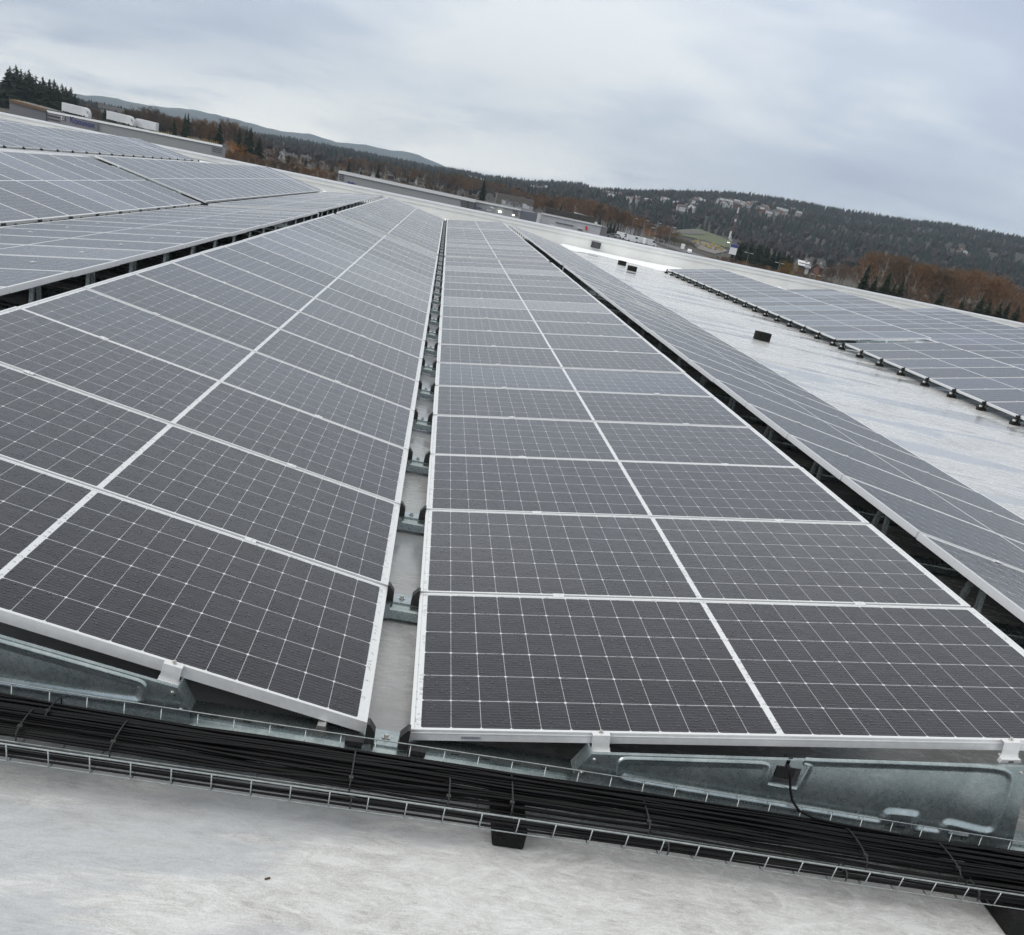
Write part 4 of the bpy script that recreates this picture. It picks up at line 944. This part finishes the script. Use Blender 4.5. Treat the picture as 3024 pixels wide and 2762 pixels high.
for x, y, r_, t_ in ((2052, 718, 20, 'beside the field hedge'), (2068, 724, 160, 'second along the machine yard'), (2082, 729, 40, 'third along the machine yard'), (2094, 735, -30, 'standing lowest in the machine yard'), (2104, 726, 80, 'highest in the machine yard'), (2116, 735, 10, 'beside the pale yard sheds'), (2126, 742, 130, 'closest to the blue-topped billboard')):
    digger(x, y, r_, 'small yellow excavator, '+t_)
yard = drape('machine_yard', [(2040, 712), (2075, 712), (2120, 724), (2150, 742), (2110, 750), (2060, 735)], noisy('gravel_yard', (.12, .11, .10), (.20, .19, .17), .3, .9), .3, kind='structure')
def board(px0, py0, px1, py1, D, label):
    a = at(px0, py0, D); b_ = at(px1, py0+(px1-px0)*.2, D); h = (py1-py0)*D/F_PX; e = empty('billboard', a); d = b_-a; L = Vector((d.x, d.y, 0)).length; e.rotation_euler = (0, 0, math.atan2(d.y, d.x))
    MB().box(0, L, -.15, .15, -h, 0).build('board', white_m, e); MB().box(.02, L-.02, -.2, -.155, -h*.34, -.05).build('header', blue_m, e)
    for x in (.3, L-.5): MB().box(x, x+.2, -.1, .1, -h-9, -h).build('post', cladD, e)
    tag(e, label, 'billboard')
board(2160, 719, 2181, 745, 480, 'white billboard with a blue header beside dark spruces')
mast = empty('mast', at(2158, 700, 1000)); mast.location.z -= 25; top = at(2171, 610, 1000).z-mast.location.z; base_x = 0
seg = 14; MB().tube([(0, 0, 0), (0, 0, top*.42)], [.7, .5], 6).build('lattice', cladD, mast)
for i in range(seg):
    z0_ = top*(.34+.66*i/seg); z1_ = top*(.34+.66*(i+1)/seg)-.2; r0_ = .62-.3*i/seg
    b = MB()
    for sx_, sy_ in ((-1, -1), (1, -1), (1, 1), (-1, 1)): b.box(sx_*r0_-.14, sx_*r0_+.14, sy_*r0_-.14, sy_*r0_+.14, z0_, z1_)
    b.box(-r0_, r0_, -r0_-.1, -r0_+.1, z0_, z0_+.5); b.box(-r0_, r0_, -r0_-.1, -r0_+.1, z1_-.5, z1_)
    b.build('mast_section', white_m if i in (2, 3, 9, 12, 13) else mat('mast_red', (.09, .04, .035), .7), mast)
MB().box(-2.0, -.6, -1.6, -.8, top*.48, top*.60).build('antenna', white_m, mast); MB().box(.4, 1.8, -1.6, -.8, top*.40, top*.47).build('antenna', pale_m, mast); tag(mast, 'tall thin white and dark-red striped lattice mast before the hill', 'mast')
def lamp(px, py, D, double, label, lit=False):
    p = at(px, py, D); zb = flat_z(p.x); h = p.z-zb; e = empty('street_lamp', (p.x, p.y, zb)); MB().tube([(0, 0, 0), (0, 0, h)], [.09, .05], 6).build('pole', MT['galv'], e)
    a = MB(); a.tube([(-1.3 if double else 0, 0, h+.05), (1.3, 0, h+.05)], .05, 5); a.build('arm', MT['galv'], e)
    for s in ((-1, 1) if double else (1,)): MB().box(*sorted((s*.7, s*1.7)), -.2, .2, h, h+.16).build('lamp_head', lampm if lit else white_m, e)
    tag(e, label, 'street lamp', 'street lamps along the roads')
for x, y, D, dbl, lab in ((2212, 748, 430, 1, 'double-headed street lamp beside the billboard spruces'), (2303, 778, 410, 1, 'double-headed street lamp before the ochre trees'), (2409, 813, 390, 1, 'double-headed street lamp under the frosted roof house'),
        (2545, 853, 370, 1, 'double-headed street lamp low at the parapet by the tall birches'), (1873, 645, 560, 0, 'street lamp farthest up the highway'), (1906, 651, 540, 0, 'street lamp second up the highway'), (1943, 659, 520, 0, 'street lamp third up the highway'), (1985, 671, 480, 0, 'street lamp with a pale head before the field'), (1922, 672, 430, 0, 'slim tall street lamp at the car park')):
    lamp(x, y, D, dbl, lab)
lamp(2143, 715, 470, 0, 'lit floodlight lamp beside the machine yard', True)
# small underpass and footbridge by the highway
u = empty('underpass', at(1868, 697, 600)); MB().box(-4.5, 4.5, 0, 6, 4.6, 5.6).build('deck', louv, u); MB().box(-3.4, .2, 1, 5, 0, 4.6).build('abutment', pale_m, u); MB().box(3.2, 4.2, 1, 5, 0, 4.6).build('abutment', cladD, u); u.rotation_euler = (0, R_(3), 0); tag(u, 'small concrete underpass portal in front of the red-brown grove', 'bridge')
fb = empty('road_bridge', at(1930, 692, 640)); MB().box(0, 9.5, 0, 5, -1.4, .2).build('deck', louv, fb); MB().box(8.4, 9.3, 1, 4, -8, -1.4).build('pier', cladD, fb); MB().box(.2, 1.1, 1, 4, -8, -1.4).build('pier', cladD, fb); fb.rotation_euler = (0, R_(2), 0); tag(fb, 'dark low bridge deck crossing the highway below the field', 'bridge')

# ------------------------------------------------------------------ individual trees
def spruce_mesh(seed, loose=0):
    r = random.Random(seed); b = MB(); n = 26
    for i in range(n):
        t = i/(n-1); z = .06+t*.92; w_ = (.21*(1-t)**.8+.012)*(1+.25*r.uniform(-1, 1))
        for k in range(15):
            if r.random() < .10+loose: continue
            a = r.uniform(0, 6.283); L = w_*r.uniform(.55, 1.2); da = .32+.2*r.random(); zz_ = z+r.uniform(-.015, .015); dr = L*r.uniform(.25, .55); j = len(b.v)
            b.v += [(0, 0, zz_+.02), (L*math.cos(a-da), L*math.sin(a-da), zz_-dr), (L*1.1*math.cos(a), L*1.1*math.sin(a), zz_-dr*.8), (L*math.cos(a+da), L*math.sin(a+da), zz_-dr)]
            b.f += [(j, j+1, j+2), (j, j+2, j+3)]
    return b
def bare_mesh(seed, slim=1., dens=1700):
    r = random.Random(seed); b = MB(); tr = MB(); tr.tube([(0, 0, 0), (r.uniform(-.01, .01), 0, .4), (r.uniform(-.02, .02), 0, .75), (0, 0, .95)], [.012, .009, .005, .001], 5)
    limbs = []
    for i in range(22):
        a = r.uniform(0, 6.283); z = r.uniform(.22, .8); L = .24*slim*(1.15-z)*1.5; e = (L*math.cos(a), L*math.sin(a), min(z+L*r.uniform(.9, 1.6), .97))
        tr.tube([(0, 0, z), (e[0]*.5, e[1]*.5, z+(e[2]-z)*.45), e], [.0045, .003, .001], 3, False); limbs.append(((0, 0, z), e))
    for i in range(dens):
        s, e = r.choice(limbs); t = r.uniform(.25, 1.05); p = Vector(s).lerp(Vector(e), t)+Vector((r.gauss(0, .026), r.gauss(0, .026), r.gauss(0, .02)))
        d = Vector((r.gauss(0, .5)+p.x*3, r.gauss(0, .5)+p.y*3, r.uniform(.3, 1.4))).normalized()*r.uniform(.03, .075); q = d.cross(Vector((r.random()-.5, r.random()-.5, r.random()-.5))).normalized()*r.uniform(.0016, .0042); j = len(b.v)
        b.v += [tuple(p-q), tuple(p+q), tuple(p+d)]; b.f.append((j, j+1, j+2))
    return b, tr
def bush_mesh(seed, dens=1100):
    r = random.Random(seed); b = MB(); tr = MB(); tr.tube([(0, 0, 0), (0, 0, .6)], [.02, .006], 5)
    cl_ = [(r.gauss(0, .16), r.gauss(0, .16), r.uniform(.35, .85), r.uniform(.08, .17)) for _ in range(16)]
    for i in range(dens):
        c = r.choice(cl_); p = Vector(c[:3])+Vector((r.gauss(0, 1), r.gauss(0, 1), r.gauss(0, 1))).normalized()*c[3]*r.random()**.4; s = .018; j = len(b.v)
        b.v += [tuple(p+Vector((r.uniform(-s, s), r.uniform(-s, s), r.uniform(-s, s)))) for _ in range(3)]; b.f.append((j, j+1, j+2))
    return b, tr
bark = noisy('bark', (.05, .04, .035), (.11, .09, .08), 3, .9); birch_bark = noisy('birch_bark', (.24, .22, .19), (.40, .37, .33), 3, .8)
spr_m = noisy('spruce_needles', (.010, .018, .011), (.026, .038, .020), 14, .9, spec=.2)
def twigm(n, a, b): return noisy(n, a, b, 9, .9, spec=.1)
TM = dict(red=twigm('red_brown_twigs', (.115, .066, .038), (.20, .118, .066)), grey=twigm('grey_brown_twigs', (.065, .050, .038), (.12, .088, .066)), orange=twigm('orange_leaves', (.24, .105, .03), (.38, .18, .05)), ochre=twigm('ochre_leaves', (.16, .095, .025), (.26, .16, .04)), olive=twigm('olive_leaves', (.045, .045, .018), (.085, .08, .03)))
SP = [(spruce_mesh(s, .05*(s % 3)).mesh('crown', spr_m), MB().tube([(0, 0, 0), (0, 0, .97)], [.014, .001], 5).mesh('trunk', bark)) for s in range(4)]
BT = {}
for c in ('red', 'grey'):
    BT[c] = []
    for s in range(4):
        b, t_ = bare_mesh(s+10*len(c), .8+.12*s); BT[c].append((b.mesh('crown', TM[c]), t_.mesh('trunk', birch_bark if s == 2 else bark)))
for c in ('orange', 'ochre', 'olive'):
    BT[c] = []
    for s in range(2):
        b, t_ = bush_mesh(s+3*len(c)); BT[c].append((b.mesh('crown', TM[c]), t_.mesh('trunk', bark)))
rt = random.Random(11)
def tree(px, py, D, kind, label, group, wide=1., hmin=0):
    p = at(px, py, D); zb = hill_h(p.x, p.y)-.3; h = max(p.z-zb, hmin)
    me = rt.choice(SP) if kind == 'spruce' else rt.choice(BT[kind])
    e = empty('spruce_tree' if kind == 'spruce' else ('bare_tree' if kind in ('red', 'grey') else 'bushy_tree'), (p.x, p.y, zb), (0, 0, rt.uniform(0, 6.28))); e.scale = (h*wide, h*wide, h)
    child('crown', me[0], e); child('trunk', me[1], e); tag(e, label, 'tree', group)
for i, (x, y) in enumerate([(-12, 240), (8, 236), (22, 205), (29, 196), (47, 191), (62, 204), (74, 212), (86, 206), (97, 225), (106, 222), (118, 238), (127, 226), (137, 246), (147, 232), (160, 234), (170, 250), (183, 247), (195, 255), (203, 268), (210, 257), (222, 275)]):
    tree(x, y, 590+(i*37) % 60, 'spruce', 'tall dark spruce, %s from the open sky end of the stand over the dark wing' % ordi(21-i) if i < 0 else 'tall dark spruce, %s along the stand above the dark wing' % ordi(i+1), 'spruce stand above the dark wing', 1.75)
def grove(pts, n, D0, D1, kinds, label, group, jit=8, wide=1.2):
    xs = [p[0] for p in pts]; ys = [p[1] for p in pts]
    for i in range(n):
        x = xs[0]+(xs[-1]-xs[0])*(i+.5)/n+rt.uniform(-6, 6); y = float(np.interp(x, xs, ys))+rt.uniform(-2, jit); D = rt.uniform(D0, D1); k = rt.choice(kinds)
        nm = {'spruce': 'dark spruce', 'red': 'bare red-brown tree', 'grey': 'bare grey-brown tree', 'orange': 'orange leafed tree', 'ochre': 'ochre leafed tree', 'olive': 'dull green bushy tree'}[k]
        tree(x, y, D, k, nm+' '+label, group+', '+nm+'s', wide)
grove([(240, 300), (330, 330), (400, 318), (440, 308), (480, 322), (520, 345)], 26, 520, 620, ['grey', 'grey', 'grey', 'spruce'], 'in the wood behind the trailers', 'wood behind the trailers', 12)
grove([(490, 335), (560, 343), (620, 352), (680, 352), (730, 372), (765, 392)], 26, 500, 580, ['grey', 'grey', 'grey', 'red', 'spruce'], 'in the wood over the warehouse louvres', 'wood over the warehouse louvres', 10)
for x, y, w_ in ((310, 318, .9), (371, 322, .9), (515, 345, 1), (548, 334, .7), (557, 332, .8), (709, 373, .9), (743, 376, 1.2), (768, 402, 1.3), (1033, 472, 1), (1120, 480, .9), (1207, 521, 1), (1433, 524, .8), (1009, 496, 1), (1022, 500, 1), (1036, 500, .9)):
    tree(x, y, 490, 'spruce', 'lone dark spruce standing %s' % ('among the bare wood' if x < 760 else 'among valley houses' if x < 1300 else 'above the red-brown grove'), 'lone spruces '+('w' if x < 760 else 'v' if x < 1300 else 'g'), w_)
for x, y in ((700, 412), (712, 424), (690, 430)): tree(x, y, 440, 'orange', 'orange leafed tree glowing beside the warehouse end', 'orange trees by the warehouse end', 1.5)
grove([(660, 440), (760, 455), (860, 476), (960, 496), (1000, 505)], 46, 330, 420, ['grey', 'red', 'red', 'grey'], 'filling the slope below the valley houses', 'brush below the valley houses', 14, 1.5)
grove([(775, 430), (900, 462), (1000, 478), (1100, 500)], 30, 520, 700, ['grey', 'grey', 'spruce', 'red'], 'between the valley houses', 'trees between valley houses', 10, 1.3)
grove([(1030, 462), (1100, 470), (1200, 485), (1260, 497), (1330, 505), (1400, 520)], 30, 640, 760, ['grey', 'grey', 'red'], 'in the wood above the long low warehouse', 'wood above the long low warehouse', 14, 1.3)
grove([(1130, 520), (1250, 540), (1350, 555), (1400, 565)], 14, 420, 470, ['grey', 'grey', 'spruce'], 'close behind the long low warehouse', 'trees close behind the low warehouse', 10, 1.4)
grove([(1370, 520), (1440, 530), (1500, 545), (1560, 560)], 14, 800, 900, ['red', 'grey', 'red'], 'behind the white garages', 'trees behind the white garages', 10, 1.3)
grove([(1575, 570), (1620, 570), (1700, 580), (1760, 590), (1810, 603), (1850, 612), (1900, 642), (1960, 660), (2000, 668)], 52, 560, 640, ['red', 'red', 'red', 'grey'], 'in the birch grove behind the workshop', 'birch grove behind the workshop', 14, 1.15)
for x, y in ((1797, 655), (1808, 650), (1818, 655), (1828, 660), (1660, 600), (1775, 640)): tree(x, y, 540, 'spruce', 'dark narrow spruce at the end of the workshop', 'spruces by the workshop', .9)
for x, y in ((1915, 668), (1926, 675), (1936, 682)): tree(x, y, 560, 'orange', 'orange leafed birch beside the highway', 'orange birches by the highway', 1.1)
grove([(1965, 690), (1990, 698), (2030, 706), (2060, 718)], 14, 620, 680, ['olive'], 'in the hedge between road and field', 'hedge between road and field', 8, 2.4)
grove([(2050, 756), (2100, 756), (2150, 755), (2200, 768)], 16, 400, 440, ['red', 'grey', 'orange', 'grey'], 'in the thicket below the machine yard', 'thicket below the machine yard', 8, 1.6)
grove([(2180, 712), (2200, 712), (2260, 722), (2300, 735), (2350, 748)], 26, 500, 560, ['spruce'], 'in the plantation beside the billboard', 'spruce plantation beside the billboard', 8, 1.25)
grove([(2200, 775), (2260, 782), (2320, 790), (2400, 805), (2460, 822)], 22, 380, 420, ['grey', 'grey', 'ochre', 'red'], 'in the thicket under the spruce plantation', 'thicket under the spruce plantation', 8, 1.6)
for x, y in ((2328, 764), (2338, 772), (2318, 780), (2380, 808), (2420, 800)): tree(x, y, 400, 'ochre', 'ochre-yellow leafed tree by the frosted roof house', 'ochre trees by the frosted roof house', 1.3)
grove([(2380, 780), (2440, 785), (2500, 768), (2550, 782)], 18, 420, 470, ['grey', 'red', 'grey'], 'in the gap before the tall birches', 'trees before the tall birches', 14, 1.1)
grove([(2560, 770), (2585, 742), (2610, 738), (2650, 742), (2690, 758), (2740, 772), (2800, 785), (2860, 792), (2900, 796), (2925, 830), (2945, 806), (2975, 812), (3000, 850), (3060, 870)], 44, 330, 400, ['red', 'red', 'grey', 'red'], 'in the tall birch wood under the long ridge', 'tall birch wood under the long ridge', 14, 1.15)
grove([(2560, 830), (2700, 850), (2850, 880), (3060, 925)], 26, 300, 330, ['grey', 'red', 'grey'], 'in the lower brush of the tall birch wood', 'lower brush of the tall birch wood', 12, 1.6)
for x, y, w_ in ((2573, 775, 1), (2562, 800, 1.2), (2592, 815, 1.2), (2632, 802, 1.2), (2648, 835, 1.2), (2672, 822, 1.2), (2790, 852, 1), (2780, 868, 1.2), (2848, 880, 1), (2908, 872, 1.2), (2930, 885, 1.2), (2962, 888, 1.2), (2984, 892, 1.1), (3012, 902, 1.3), (2890, 895, 1.2)):
    tree(x, y, 300, 'spruce', 'dark spruce standing low in front of the tall birch wood', 'spruces in front of the tall birch wood', w_)

# ------------------------------------------------------------------ damp air
hz = MB().box(-8500, 8500, -200, 8800, -420, 560); hm = bpy.data.materials.new('damp_air'); hm.use_nodes = True; ht = hm.node_tree; ht.nodes.clear()
ho = N(ht, 'ShaderNodeOutputMaterial'); pv = N(ht, 'ShaderNodeVolumePrincipled'); pv.inputs['Color'].default_value = (.72, .86, 1, 1); pv.inputs['Density'].default_value = 1.0e-4; pv.inputs['Anisotropy'].default_value = .5
ht.links.new(pv.outputs[0], ho.inputs['Volume'])
HAZE = True
if HAZE: tag(hz.build('haze', hm), kind='stuff')
scn.cycles.max_bounces = 6; scn.cycles.volume_bounces = 0; scn.cycles.diffuse_bounces = 3; scn.cycles.glossy_bounces = 3; scn.cycles.use_denoising = True
